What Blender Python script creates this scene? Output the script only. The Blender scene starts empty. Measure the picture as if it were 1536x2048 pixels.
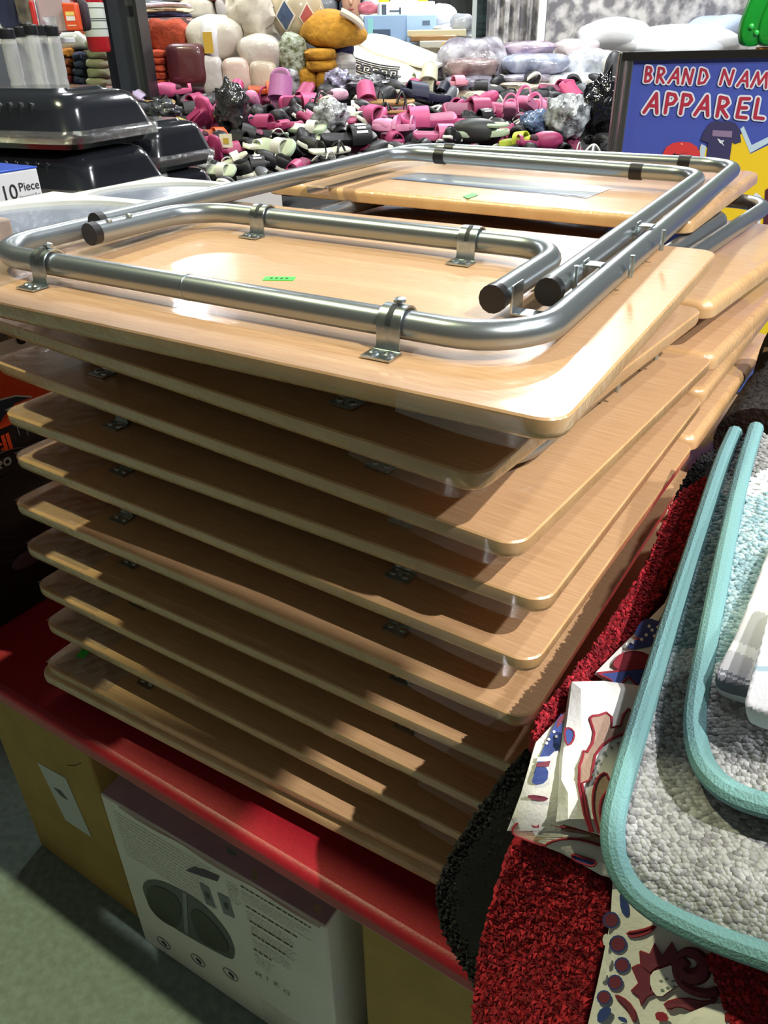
import bpy, bmesh, math, random
import numpy as np
from mathutils import Matrix, Vector, geometry
random.seed(7); RNG = np.random.default_rng(7)
V3 = lambda *a: np.array(a, float)
SC = bpy.context.scene
COL = SC.collection

# ------------------------------------------------------------------ camera
F, PITCH, ROLL, H = 1562.23, math.radians(31.3678), math.radians(-1.2023), 1.455
_c, _s = math.cos(PITCH), math.sin(PITCH)
FW = V3(0, _c, -_s); _up = V3(0, _s, _c); _rt = V3(1, 0, 0)
CR = math.cos(ROLL)*_rt + math.sin(ROLL)*_up
CU = -math.sin(ROLL)*_rt + math.cos(ROLL)*_up
EYE = V3(0, 0, H)
cam_d = bpy.data.cameras.new('camera'); cam = bpy.data.objects.new('camera', cam_d); COL.objects.link(cam)
cam_d.sensor_fit = 'VERTICAL'; cam_d.sensor_height = 36.0; cam_d.lens = 36.0*F/2048.0
cam_d.clip_start = 0.02; cam_d.clip_end = 60
cam.matrix_world = Matrix(((CR[0], CU[0], -FW[0], 0), (CR[1], CU[1], -FW[1], 0), (CR[2], CU[2], -FW[2], H), (0, 0, 0, 1)))
SC.camera = cam

# ------------------------------------------------------------------ light
SC.view_settings.view_transform = 'Standard'; SC.view_settings.look = 'None'
SC.view_settings.gamma = 1.0; SC.view_settings.use_curve_mapping = False
SC.view_settings.exposure = 0.0
W = bpy.data.worlds.new('hall'); SC.world = W; W.use_nodes = True
_nt = W.node_tree; _bg = _nt.nodes['Background']; _bg.inputs[1].default_value = 0.2
_tc = _nt.nodes.new('ShaderNodeTexCoord'); _sx = _nt.nodes.new('ShaderNodeSeparateXYZ'); _cr = _nt.nodes.new('ShaderNodeValToRGB')
_cr.color_ramp.elements[0].position = 0.0; _cr.color_ramp.elements[0].color = (.04, .04, .04, 1)      # the dim far hall
_cr.color_ramp.elements[1].position = 0.75; _cr.color_ramp.elements[1].color = (.34, .42, .43, 1)          # its pale ceiling
_nt.links.new(_tc.outputs['Generated'], _sx.inputs[0]); _nt.links.new(_sx.outputs[2], _cr.inputs[0]); _nt.links.new(_cr.outputs[0], _bg.inputs[0])
def lamp(x, y, z, power, col=(1, 1, 1), size=0.4):
    d = bpy.data.lights.new('hall_or_fill_lamp', 'AREA'); d.shape = 'DISK'; d.size = size; d.energy = power; d.color = col
    o = bpy.data.objects.new('hall_or_fill_lamp', d); o.location = (x, y, z); COL.objects.link(o)
lamp(2.05, -1.75, 5.0, 330, (1.0, 0.95, 0.88), 0.06)
lamp(-1.98, 1.26, 5.2, 150, (1.0, 0.98, 0.58), 0.12)
lamp(2.7, 1.2, 5.2, 90, (0.97, 0.98, 1.0), 0.3)
lamp(4.2, -0.6, 5.0, 260, (0.98, 0.98, 1.0), 0.3)  # fill lamp added to brighten the mats from the right
lamp(-1.7, 5.5, 4.2, 85, (0.98, 0.99, 1.0))  # added low pair: brightens the bedding, spares the front table
lamp(1.3, 5.6, 4.2, 115, (0.96, 0.98, 1.0))
lamp(0.2, 3.9, 4.3, 55, (0.97, 0.99, 1.0))  # another low fill, added over the shoe heap
lamp(2.35, 9.8, 5.2, 420, (1, 1, 1), 0.9)
lamp(-3.6, 16.0, 5.3, 500, (1, 1, 1), .7)
lamp(3.9, 16.0, 5.3, 700, (1, 1, 1), 1.2)

# ------------------------------------------------------------------ pixel rays
def ray(px, py): return (px-768)*CR/F-(py-1024)*CU/F+FW
def at(px, py, z=None, y=None, d=None):
    q = ray(px, py)
    t = (z-H)/q[2] if z is not None else (y/q[1] if y is not None else d)
    return EYE+q*t
def onplane(px, py, p, n):
    q = ray(px, py); return EYE+q*(((p-EYE)@n)/(q@n))

# ------------------------------------------------------------------ materials
def lin(c):
    c = np.array(c, float)/255.0
    return tuple(np.where(c <= 0.04045, c/12.92, ((c+0.055)/1.055)**2.4))+(1.0,)
_MC = {}
def M(rgb, rough=0.6, metal=0.0, var=0.0, scale=20.0, bump=0.0, bscale=60.0, coat=0.0, crough=0.08, rgb2=None, stretch=None, vor=False, lo=0.35, hi=0.65, spec=0.5, sheen=0.0, cbump=0.0, alpha=1.0, det=3.0):
    key = (tuple(rgb), rough, metal, var, scale, bump, bscale, coat, crough, tuple(rgb2) if rgb2 else None, stretch, vor, lo, hi, spec, sheen, cbump, alpha, det)
    if key in _MC: return _MC[key]
    m = bpy.data.materials.new('mat'); m.use_nodes = True; nt = m.node_tree; b = nt.nodes['Principled BSDF']
    b.inputs['Roughness'].default_value = rough; b.inputs['Metallic'].default_value = metal
    b.inputs['Specular IOR Level'].default_value = spec
    b.inputs['Coat Weight'].default_value = coat; b.inputs['Coat Roughness'].default_value = crough
    b.inputs['Sheen Weight'].default_value = sheen; b.inputs['Alpha'].default_value = alpha
    c1 = lin(rgb); c2 = lin(rgb2) if rgb2 else None
    if var and c2 is None: c2 = tuple(max(0, x*(1-var)) for x in c1[:3])+(1.0,); c1 = tuple(min(1, x*(1+var*.6)) for x in c1[:3])+(1.0,)
    b.inputs['Base Color'].default_value = c1
    tc = None
    def coord():
        nonlocal tc
        if tc is None:
            t = nt.nodes.new('ShaderNodeTexCoord'); mp = nt.nodes.new('ShaderNodeMapping')
            if stretch: mp.inputs['Scale'].default_value = stretch
            nt.links.new(t.outputs['Object'], mp.inputs['Vector']); tc = mp.outputs['Vector']
        return tc
    if c2 is not None:
        n = nt.nodes.new('ShaderNodeTexVoronoi' if vor else 'ShaderNodeTexNoise'); n.inputs['Scale'].default_value = scale
        if not vor: n.inputs['Detail'].default_value = det
        r = nt.nodes.new('ShaderNodeValToRGB'); e = r.color_ramp.elements
        e[0].position = lo; e[1].position = hi; e[0].color = c2; e[1].color = c1
        nt.links.new(coord(), n.inputs['Vector']); nt.links.new(n.outputs[0], r.inputs[0]); nt.links.new(r.outputs[0], b.inputs['Base Color'])
    if bump or cbump:
        n = nt.nodes.new('ShaderNodeTexNoise'); n.inputs['Scale'].default_value = bscale; n.inputs['Detail'].default_value = 2.5
        bp = nt.nodes.new('ShaderNodeBump'); bp.inputs['Strength'].default_value = bump or cbump; bp.inputs['Distance'].default_value = 0.01
        nt.links.new(coord(), n.inputs['Vector']); nt.links.new(n.outputs[0], bp.inputs['Height'])
        if bump: nt.links.new(bp.outputs[0], b.inputs['Normal'])
        nt.links.new(bp.outputs[0], b.inputs['Coat Normal'])
    _MC[key] = m
    return m
def film_mat(white=0.10, gl=0.20, rough=0.12):
    key = ('film', white, gl, rough)
    if key in _MC: return _MC[key]
    m = bpy.data.materials.new('clear_film'); m.use_nodes = True; nt = m.node_tree; nt.nodes.clear()
    out = nt.nodes.new('ShaderNodeOutputMaterial'); tr = nt.nodes.new('ShaderNodeBsdfTransparent'); g = nt.nodes.new('ShaderNodeBsdfGlossy'); d = nt.nodes.new('ShaderNodeBsdfDiffuse')
    g.inputs['Roughness'].default_value = rough; d.inputs['Color'].default_value = (.8, .83, .85, 1)
    n = nt.nodes.new('ShaderNodeTexNoise'); n.inputs['Scale'].default_value = 70; bp = nt.nodes.new('ShaderNodeBump'); bp.inputs['Strength'].default_value = .6; bp.inputs['Distance'].default_value = .01
    nt.links.new(n.outputs[0], bp.inputs['Height']); nt.links.new(bp.outputs[0], g.inputs['Normal'])
    a = nt.nodes.new('ShaderNodeMixShader'); b = nt.nodes.new('ShaderNodeMixShader')
    a.inputs[0].default_value = white; b.inputs[0].default_value = gl
    nt.links.new(tr.outputs[0], a.inputs[1]); nt.links.new(d.outputs[0], a.inputs[2]); nt.links.new(a.outputs[0], b.inputs[1]); nt.links.new(g.outputs[0], b.inputs[2]); nt.links.new(b.outputs[0], out.inputs[0])
    _MC[key] = m
    return m

# ------------------------------------------------------------------ mesh building
def rotm(rx=0, ry=0, rz=0):
    return np.array(Matrix.Rotation(rz, 3, 'Z') @ Matrix.Rotation(ry, 3, 'Y') @ Matrix.Rotation(rx, 3, 'X'))
class MB:
    def __init__(s): s.v = []; s.f = []; s.m = []; s.n = 0
    def add(s, vs, fs, mi=0):
        vs = np.asarray(vs, float).reshape(-1, 3); k = s.n
        s.v.append(vs); s.n += len(vs)
        s.f += [tuple(i+k for i in q) for q in fs]; s.m += [mi]*len(fs); return s
    def box(s, c, size, R=None, mi=0):
        x, y, z = np.array(size)/2
        p = np.array([[-x,-y,-z],[x,-y,-z],[x,y,-z],[-x,y,-z],[-x,-y,z],[x,-y,z],[x,y,z],[-x,y,z]])
        if R is not None: p = p @ np.asarray(R).T
        return s.add(p+np.array(c), [(3,2,1,0),(4,5,6,7),(0,1,5,4),(1,2,6,5),(2,3,7,6),(3,0,4,7)], mi)
    def tube(s, pts, r, n=12, closed=False, caps=True, mi=0):
        P = np.array(pts, float); N = len(P); rr = np.full(N, r) if np.isscalar(r) else np.array(r, float)
        T = np.roll(P, -1, 0)-np.roll(P, 1, 0)
        if not closed: T[0] = P[1]-P[0]; T[-1] = P[-1]-P[-2]
        T /= np.linalg.norm(T, axis=1)[:, None]+1e-12
        a = V3(0, 0, 1) if abs(T[0][2]) < .9 else V3(1, 0, 0)
        u = np.cross(T[0], a); u /= np.linalg.norm(u); vs = []
        ang = np.linspace(0, 2*math.pi, n, endpoint=False)
        for i in range(N):
            u = u-(u@T[i])*T[i]; u /= np.linalg.norm(u); w = np.cross(T[i], u)
            vs.append(P[i]+rr[i]*(np.cos(ang)[:, None]*u+np.sin(ang)[:, None]*w))
        fs = []
        for i in range(N if closed else N-1):
            j = (i+1) % N
            for k in range(n): fs.append((i*n+k, i*n+(k+1) % n, j*n+(k+1) % n, j*n+k))
        if caps and not closed: fs += [tuple(range(n))[::-1], tuple((N-1)*n+k for k in range(n))]
        return s.add(np.concatenate(vs), fs, mi)
    def loops(s, L, mi=0, cap0=True, cap1=True):
        n = len(L[0]); fs = []
        for i in range(len(L)-1):
            for k in range(n): fs.append((i*n+k, i*n+(k+1) % n, (i+1)*n+(k+1) % n, (i+1)*n+k))
        if cap0: fs.append(tuple(range(n))[::-1])
        if cap1: fs.append(tuple((len(L)-1)*n+k for k in range(n)))
        return s.add(np.concatenate([np.asarray(l, float) for l in L]), fs, mi)
    def lathe(s, prof, n=20, c=(0, 0, 0), R=None, mi=0):
        ang = np.linspace(0, 2*math.pi, n, endpoint=False); L = []
        for r, z in prof:
            p = np.stack([r*np.cos(ang), r*np.sin(ang), np.full(n, z)], 1)
            if R is not None: p = p @ np.asarray(R).T
            L.append(p+np.array(c))
        return s.loops(L, mi)
    def prism(s, poly, z0, z1, mi=0):
        p = np.array(poly, float)
        return s.loops([np.c_[p, np.full(len(p), z0)], np.c_[p, np.full(len(p), z1)]], mi)
    def grid(s, fn, nu, nv, mi=0):
        vs = [fn(i/(nu-1), j/(nv-1)) for i in range(nu) for j in range(nv)]
        return s.add(vs, [(i*nv+j, (i+1)*nv+j, (i+1)*nv+j+1, i*nv+j+1) for i in range(nu-1) for j in range(nv-1)], mi)
    def blob(s, c, rad, e=2.5, lump=0.0, freq=3.0, nu=20, nv=12, R=None, mi=0, seed=0, flat=False):
        g = np.random.default_rng(seed); ph = g.uniform(0, 6.28, (4, 3)); fr = g.uniform(.6, 1.4, (4, 3))*freq
        th = np.linspace(0, 2*math.pi, nu, endpoint=False); la = np.linspace(-math.pi/2, math.pi/2, nv)
        sp = lambda x: np.sign(x)*np.abs(x)**(2/e); vs = []
        for a in la:
            ca, sa = np.cos(a), np.sin(a)
            p = np.stack([sp(ca)*sp(np.cos(th)), sp(ca)*sp(np.sin(th)), np.full(nu, sp(sa))], 1)
            k = 1+lump*sum(np.prod(np.sin(fr[q]*p+ph[q]), 1) for q in range(4))
            p = p*k[:, None]
            if flat: p[:, 2] = np.maximum(p[:, 2], -1)
            vs.append(p*np.array(rad))
        L = vs if R is None else [p @ np.asarray(R).T for p in vs]
        return s.loops([p+np.array(c) for p in L], mi)
    def poly(s, pts, mi=0):
        P = [Vector(p) for p in pts]; tri = geometry.tessellate_polygon([P])
        return s.add(np.array(pts, float), [tuple(t) for t in tri], mi)
    def build(s, name, mats, parent=None, smooth=35, bevel=0, seg=2, world=False, flip=False):
        me = bpy.data.meshes.new(name); vs = np.concatenate(s.v)
        if world and parent is not None: vs = vs-np.array(parent.location)
        me.from_pydata(vs.tolist(), [], s.f)
        if not isinstance(mats, (list, tuple)): mats = [mats]
        for m in mats: me.materials.append(m)
        if len(mats) > 1: me.polygons.foreach_set('material_index', s.m)
        me.validate(); 
        bm = bmesh.new(); bm.from_mesh(me); bmesh.ops.recalc_face_normals(bm, faces=bm.faces); bm.to_mesh(me); bm.free()
        if smooth:
            me.polygons.foreach_set('use_smooth', [True]*len(me.polygons)); me.set_sharp_from_angle(angle=math.radians(smooth))
        me.update()
        o = bpy.data.objects.new(name, me); COL.objects.link(o)
        if parent is not None: o.parent = parent
        if bevel:
            b = o.modifiers.new('bevel', 'BEVEL'); b.width = bevel; b.segments = seg; b.limit_method = 'ANGLE'; b.angle_limit = math.radians(40)
        return o
def tag(o, label, cat, group=None):
    o['label'] = label; o['category'] = cat
    if group: o['group'] = group
    return o
def thing(name, label, cat, loc=(0, 0, 0), R=None, group=None):
    o = bpy.data.objects.new(name, None); COL.objects.link(o); o.empty_display_size = .05
    if R is None: o.location = [float(x) for x in loc]
    else: o.matrix_world = Matrix.Translation([float(x) for x in loc]) @ Matrix(np.asarray(R).tolist()).to_4x4()
    return tag(o, label, cat, group)
def struct(o): o['kind'] = 'structure'; return o
def dup(o, label=None, group=None):
    def cp(a, par):
        c = a.copy(); COL.objects.link(c)
        if par is not None: c.parent = par
        for ch in a.children: cp(ch, c)
        return c
    r = cp(o, None)
    if label: r['label'] = label
    if group: r['group'] = group
    return r
def arcpts(c, r, a0, a1, n=8): return [(c[0]+r*math.cos(a0+(a1-a0)*i/n), c[1]+r*math.sin(a0+(a1-a0)*i/n)) for i in range(n+1)]
def rrect(x0, x1, y0, y1, r, n=6):
    P = math.pi
    return arcpts((x1-r, y1-r), r, 0, P/2, n)+arcpts((x0+r, y1-r), r, P/2, P, n)+arcpts((x0+r, y0+r), r, P, 1.5*P, n)+arcpts((x1-r, y0+r), r, 1.5*P, 2*P, n)
def chaikin(p, k=2, closed=True):
    p = np.array(p, float)
    for _ in range(k):
        q = np.roll(p, -1, 0) if closed else p[1:]; b = p if closed else p[:-1]
        r = np.empty((2*len(b), p.shape[1])); r[0::2] = .75*b+.25*q; r[1::2] = .25*b+.75*q
        p = r if closed else np.concatenate([p[:1], r, p[-1:]])
    return p
def text(s, o, x, y, height, mat, name, parent, lift=0.0006, bold=0.0, shear=0.0):
    """flat lettering on the plane through o with unit axes x (reading) and y (up)"""
    cu = bpy.data.curves.new('t', 'FONT'); cu.body = s; cu.size = height*1.4; cu.offset = bold; cu.shear = shear
    ob = bpy.data.objects.new('t', cu); COL.objects.link(ob); bpy.context.view_layer.update()
    me = ob.to_mesh(); x = np.array(x, float); y = np.array(y, float); n = np.cross(x, y)
    vs = [np.array(o)+v.co.x*x+v.co.y*y+lift*n for v in me.vertices]; fs = [tuple(p.vertices) for p in me.polygons]
    ob.to_mesh_clear(); bpy.data.objects.remove(ob); bpy.data.curves.remove(cu)
    m = MB(); m.add(vs, fs); return m.build(name, mat, parent, smooth=0, world=True)
# ------------------------------------------------------------------ room shell, and an unseen rack added to block the key lamp
DARKW = M((74, 78, 80), .8)
def shell(name, c, size):
    m = MB(); m.box(c, size); return struct(m.build(name, DARKW, smooth=0))
shell('wall_back', (0, 19.1, 3), (16, .2, 6)); shell('wall_left', (-7.1, 6, 3), (.2, 26, 6)); shell('wall_right', (7.1, 6, 3), (.2, 26, 6))
rk = thing('shade_rack', 'tall dark rack added behind the viewer to block light, unseen', 'rack', (-1.2, -1.0, 0))
m = MB(); m.box((0, .25, 1.9), (4.4, .03, 3.8)); m.build('shade_panel', M((84, 82, 78), .8), rk)
for i in range(5):
    m = MB(); m.box((0, 0, .12+i*.9), (4.36, .5, .04)); m.build('shelf', M((70, 66, 60), .7), rk)
for x in (-2.16, 0, 2.16):
    m = MB(); m.box((x, -.22, 1.9), (.05, .05, 3.8)); m.build('post', M((52, 56, 60), .5), rk)

t = thing('hanging_baffle', 'tilted grey banner added above the viewer to block the key light, unseen', 'baffle', (.55, -.3, 2.24))  # added blocker, cut so the key lamp lights only part of the boards
m = MB(); m.prism([(.05, 0), (.17, .16), (.062, .50), (-.10, .50), (-.10, 0)], 0, .006); o = m.build('baffle_panel', M((92, 90, 86), .7), t); o.rotation_euler = (math.pi/2, 0, 0)
m = MB(); m.tube([(-.05, -.003, .50), (-.05, -.003, 2.9)], .003, 6); m.build('hanging_cord', M((40, 40, 40), .7), t)

t = thing('hanging_baffle', 'second grey banner added lower above the viewer to keep key light off the floor, unseen', 'baffle', (.55, -.33, 1.95))  # added blocker that stops key light reaching the floor
m = MB(); m.prism([(-.05, .47), (.078, .47), (.17, .17), (.17, 0), (-.05, 0)], 0, .006); o = m.build('baffle_panel', M((92, 90, 86), .7), t); o.rotation_euler = (math.pi/2, 0, 0)
m = MB(); m.tube([(-.03, -.003, .47), (-.03, -.003, 3.2)], .003, 6); m.build('hanging_cord', M((40, 40, 40), .7), t)

_a = math.radians(33.05)
t = thing('hanging_baffle', 'long price banner added over the front of the red table to shade the boards, unseen', 'baffle', (-.77, .81, 1.93), rotm(rz=-_a))  # added blocker: shades the board fronts from the left lamp
m = MB(); m.box((.47, 0, .26), (.94, .006, .52)); m.build('baffle_panel', M((92, 90, 86), .7), t)
for x in (.05, .89):
    m = MB(); m.tube([(x, 0, .52), (x, 0, 3.2)], .003, 6); m.build('hanging_cord', M((40, 40, 40), .7), t)
# ------------------------------------------------------------------ shared materials
WOOD = M((204, 166, 126), .45, rgb2=(186, 146, 106), scale=9, stretch=(3, 60, 60), coat=.75, crough=.05, cbump=.06, bscale=30, lo=.3, hi=.7)
EDGE = M((212, 172, 122), .35, rgb2=(200, 158, 108), scale=30, coat=.8, crough=.15, cbump=.25, bscale=160)
TUBE = M((156, 164, 168), .30, metal=.85)
ZINC = M((196, 206, 210), .28, metal=1.0, var=.12, scale=300)
SLOT = M((40, 44, 46), .6)
BLACKP = M((17, 16, 18), .45)
GREEN = M((60, 205, 70), .5)
INK = M((28, 29, 33), .7)
FILM = film_mat(.05, .10)
REDTOP = M((158, 26, 40), .42, var=.10, scale=260, bump=.05, bscale=500)
WHITEP = M((226, 227, 224), .6)
CARD = M((150, 122, 66), .8, var=.10, scale=14)
# ------------------------------------------------------------------ shop floor
flo = MB(); flo.box((0, 4, -.05), (14, 20, .1))
struct(flo.build('floor', M((122, 142, 134), .55, var=.18, scale=60, bump=.05, bscale=200), smooth=0))

# ------------------------------------------------------------------ red display table
TZ = H-.6795
TA = math.radians(33.05); EX = V3(math.cos(TA), -math.sin(TA), 0); EY = V3(math.sin(TA), math.cos(TA), 0); EZ = V3(0, 0, 1)
TO = at(5, 1385, z=TZ)
RT = np.stack([EX, EY, EZ], 1)
def tab(u, v, z): return TO*V3(1, 1, 0)+u*EX+v*EY+V3(0, 0, z)
def touv(p): return (p-TO)@EX, (p-TO)@EY
t = thing('display_table', 'long red market table carrying the stacks of folding tables', 'table', tab(0, 0, 0), RT)
m = MB(); m.prism(rrect(-1.35, 1.45, 0, 1.25, .03), TZ-.030, TZ); m.build('tabletop', REDTOP, t, bevel=.009, seg=3)
for u, v in ((-1.25, .1), (1.3, .1), (-1.25, 1.15), (1.3, 1.15)):
    m = MB(); m.box((u, v, (TZ-.03)/2), (.05, .05, TZ-.03)); m.build('leg', M((96, 22, 30), .5), t, bevel=.004)

# ------------------------------------------------------------------ folding tables
BW, BD = .6, .395
TZC, TR = .0155, .0095
def board_bm():
    m = MB()
    def lp(ins, z):
        return np.c_[np.array(rrect(-BW/2+ins, BW/2-ins, -BD/2+ins, BD/2-ins, .016-ins*.6, 7)), np.full(32, z)]
    L = [lp(.0012, 0), lp(0, -.0012), lp(0, -.0085), lp(.0012, -.0122), lp(.0038, -.0148), lp(.0075, -.016)]
    m.loops(L[:1]+[L[0]], 0, cap0=False, cap1=False) if False else None
    n = 32
    m.add(L[0], [tuple(range(n))], 0)
    m.loops(L, 1, cap0=False, cap1=False)
    m.add(L[-1], [tuple(range(n))[::-1]], 0)
    return m
def merge_build(m, *a, **k):
    o = m.build(*a, **k)
    bm = bmesh.new(); bm.from_mesh(o.data); bmesh.ops.remove_doubles(bm, verts=bm.verts, dist=1e-5); bmesh.ops.recalc_face_normals(bm, faces=bm.faces); bm.to_mesh(o.data); bm.free()
    o.data.set_sharp_from_angle(angle=math.radians(35)); return o
def tap(x, y): return x-.02*max(0, y+.1)/.75*max(0, x)/.255
def lift(x, k): return k*max(0, -x/.23)
def make_table(label, group):
    t = thing('folding_table', label, 'table', (0, 0, 0), None, group)
    merge_build(board_bm(), 'tabletop', [WOOD, EDGE], t)
    # outer leg frame: one closed loop
    m = MB(); p = rrect(-.255, .255, -.139, .652, .052, 8); m.tube([(tap(x, y), y, TZC) for x, y in p], TR, 14, closed=True)
    fo = m.build('outer_leg_frame', TUBE, t)
    m = MB(); m.tube([(-.012, -.139, TZC), (-.0112, -.139, TZC)], TR*1.05, 14); m.build('tube_joint', ZINC, fo)
    for x in (-.195, .165):
        m = MB(); m.tube([(x-.008, .652, TZC), (x+.008, .652, TZC)], TR*1.1, 14); m.build('rubber_grip', BLACKP, fo)
    # inner leg frame
    m = MB(); A = arcpts((-.182, .495), .046, math.pi, math.pi/2); B = arcpts((.182, .495), .046, math.pi/2, 0)
    p = [(-.228, -.03), (-.228, .2)]+A+B+[(.228, .2), (.228, -.03)]
    m.tube([(tap(x, y), y, TZC+lift(x, .006)) for x, y in p], TR, 14); fi = m.build('inner_leg_frame', TUBE, t)
    for s in (-1, 1):
        z = TZC+lift(s*.228, .006)
        m = MB(); m.tube([(s*.228, -.0345, z), (s*.228, -.026, z)], TR*1.06, 14); m.build('end_cap', BLACKP, fi)
    for x in (-.155, .13):
        m = MB(); zz = TZC+lift(x, .006); m.tube([(x-.008, .541, zz), (x+.008, .541, zz+lift(x+.016, .006)-lift(x, .006))], TR*1.1, 14); m.build('rubber_grip', BLACKP, fi)
    # short support frame
    A = arcpts((-.155, .035), .045, math.pi, math.pi/2); B = arcpts((.155, .035), .045, math.pi/2, 0)
    p = [(-.200, -.062)]+A+B+[(.200, -.062)]
    m = MB(); m.tube([(x, y, TZC+(lift(x, .006) if y < .07 else 0)*(1 if y < .0 else max(0, (.07-y)/.07))) for x, y in p], TR, 14); fs = m.build('support_frame', TUBE, t)
    for s in (-1, 1):
        z = TZC+lift(s*.2, .006)
        m = MB(); m.tube([(s*.2, -.0665, z), (s*.2, -.058, z)], TR*1.06, 14); m.build('end_cap', BLACKP, fs)
    for y in (-.045, -.02):
        z = TZC+.0095*.9+.002; m = MB(); m.blob((-.1955, y, z+.003), (.003, .003, .002), nu=8, nv=6); m.build('rivet', ZINC, fs)
    # brackets
    for bx, by, bolt in ((-.167, -.139, 1), (.167, -.139, 1), (-.115, .08, 0), (.115, .08, 0)):
        path = [(-.029, .0008), (-.0135, .0008), (-.0118, .003), (-.0112, .009)]
        path += [(-.0112*math.cos(a), TZC+.0112*math.sin(a)) for a in np.linspace(0, math.pi, 13)]+[(.0112, .007)]
        m = MB(); w = .0085
        def section(i, off):
            a = np.array(path[max(0, i-1)]); b = np.array(path[min(len(path)-1, i+1)]); d = b-a; d /= np.linalg.norm(d); nn = V3(-d[1], d[0]); q = np.array(path[i])+off*nn; return q
        L = []
        for i in range(len(path)):
            q0, q1 = section(i, 0), section(i, .0013); ww = w*(1.25 if i < 2 else 1)
            L.append([(bx-ww, by+q0[0], q0[1]), (bx+ww, by+q0[0], q0[1]), (bx+ww, by+q1[0], q1[1]), (bx-ww, by+q1[0], q1[1])])
        m.loops(L)
        br = m.build('bracket', ZINC, t, smooth=50)
        m = MB(); L = []
        for a in np.linspace(.15, 1.45, 8):
            q = (-.0127*math.cos(a), TZC+.0127*math.sin(a)); q2 = (-.0131*math.cos(a), TZC+.0131*math.sin(a))
            L.append([(bx-.0018, by+q[0], q[1]), (bx+.0018, by+q[0], q[1]), (bx+.0018, by+q2[0], q2[1]), (bx-.0018, by+q2[0], q2[1])])
        m.loops(L); m.build('slot', SLOT, br)
        for dx in (-.0055, .0055):
            m = MB(); m.lathe([(.0038, .002), (.0036, .0032), (.002, .0042), (.0003, .0044)], 10, (bx+dx, by-.021, 0)); m.build('screw', ZINC, br)
        if bolt:
            m = MB(); m.lathe([(.0022, TZC+.0105), (.0022, TZC+.0135), (.0042, TZC+.0136), (.0042, TZC+.0155), (.0015, TZC+.0165)], 8, (bx+.001, by+.002, 0)); m.build('bolt', ZINC, br)
    # pivots between the frames
    for x, y in ((.2415, .028), (.2415, .17)):
        m = MB(); m.box((x-.0005, y, TZC+.006), (.012, .012, .0016)); m.box((x-.0075, y, TZC+.003), (.0016, .012, .012)); m.build('pivot_plate', ZINC, t, bevel=.0006)
    m = MB(); m.box((.2105, -.047, TZC-.002), (.0016, .02, .020)); m.box((.222, -.05, TZC-.0115), (.024, .014, .0016)); m.build('stay_hook', ZINC, t, bevel=.0006)
    for x, y in ((.2375, -.005), (.2648, .13), (.2648, .04)):
        m = MB(); m.tube([(x, y, TZC-.004), (x, y, TZC+.0125)], .0018, 8); m.build('pivot_pin', ZINC, t)
    # drooping shrink film at the right front corner
    def fl(a, b):
        x = .20+.095*a; y = -BD/2-.0004
        if a > .82: y += .02*((a-.82)/.18)**2
        return (x, y-.0015*b, -.002-b*(.012+.006*math.sin(min(1, a*1.1)*math.pi*.62)))
    m = MB(); m.grid(fl, 16, 4); m.build('shrink_film', FILM, t)
    m = MB(); m.grid(lambda a, b: (-.297+.10*a, -.194+.388*b, .0012+.0012*math.sin(a*9+b*31)*math.sin(b*17)), 10, 30); m.build('shrink_film', film_mat(.05, .26, .16), t)
    return t
def posed(x, y, z, yaw, tx=0, ty=0, W=BW, D=BD, flip=False):
    e1 = V3(-math.cos(yaw), math.sin(yaw), tx); e2 = V3(math.sin(yaw), math.cos(yaw), ty)
    C = V3(x, y, z+H)+e1*W/2+e2*D/2; ex = -e1/np.linalg.norm(e1); n = np.cross(ex, e2); n /= np.linalg.norm(n); ey = np.cross(n, ex)
    if flip: ex, n = -ex, -n
    return C, np.stack([ex, ey, n], 1)
def setpose(o, C, R): o.matrix_world = Matrix.Translation(C.tolist()) @ Matrix(R.tolist()).to_4x4()
POSE = {1: (.0938, .3698, -.1738, .5515, .002, .0159), 2: (.0568, .4016, -.2225, .666), 3: (.0809, .3908, -.2655, .6476),
        4: (.1036, .3993, -.3159, .5965), 5: (.0982, .3916, -.361, .6022), 6: (.098, .3891, -.4116, .5841),
        7: (.1043, .3856, -.462, .5748), 8: (.107, .3784, -.5122, .5787), 9: (.1097, .3772, -.5623, .5713), 10: (.1113, .3753, -.6124, .5459)}
for k in range(2, 11):                       # evenly spaced: every table stands on the leg brackets of the next one down
    x, y, z, yaw = POSE[k]; zn = -.1738-.0488*(k-1); POSE[k] = (x*zn/z, y*zn/z, zn, yaw, -.003, .005)
G = 'upside-down folding tables in the front stack'
LAB = {1: 'topmost upside-down folding table, beech top with silver tube legs and a green sticker',
 2: 'second upside-down folding table from the top, swung round so its corner pulls in',
 3: 'third upside-down folding table from the top of the front stack',
 4: 'fourth upside-down folding table from the top, right corner jutting out furthest',
 5: 'fifth upside-down folding table from the top of the front stack',
 6: 'sixth upside-down folding table from the top, its right corner beside the red mat',
 7: 'seventh upside-down folding table from the top, right corner cut off by the black mat',
 8: 'fourth upside-down folding table from the bottom of the front stack',
 9: 'third upside-down folding table from the bottom of the front stack',
 10: 'lowest upside-down folding table, small green sticker at its left corner'}
proto = make_table(LAB[1], G)
for k in range(2, 11):
    o = dup(proto, LAB[k]); p = POSE[k]; setpose(o, *posed(*p))
    if k == 10:
        C_, R_ = posed(*p); q_ = R_.T @ (at(168, 1307, z=H+p[2])-C_); m = MB(); m.box((q_[0], q_[1], .0026), (.011, .016, .0006), rotm(rz=.25)); m.build('price_sticker', GREEN, o, smooth=0)
setpose(proto, *posed(*POSE[1]))
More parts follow.
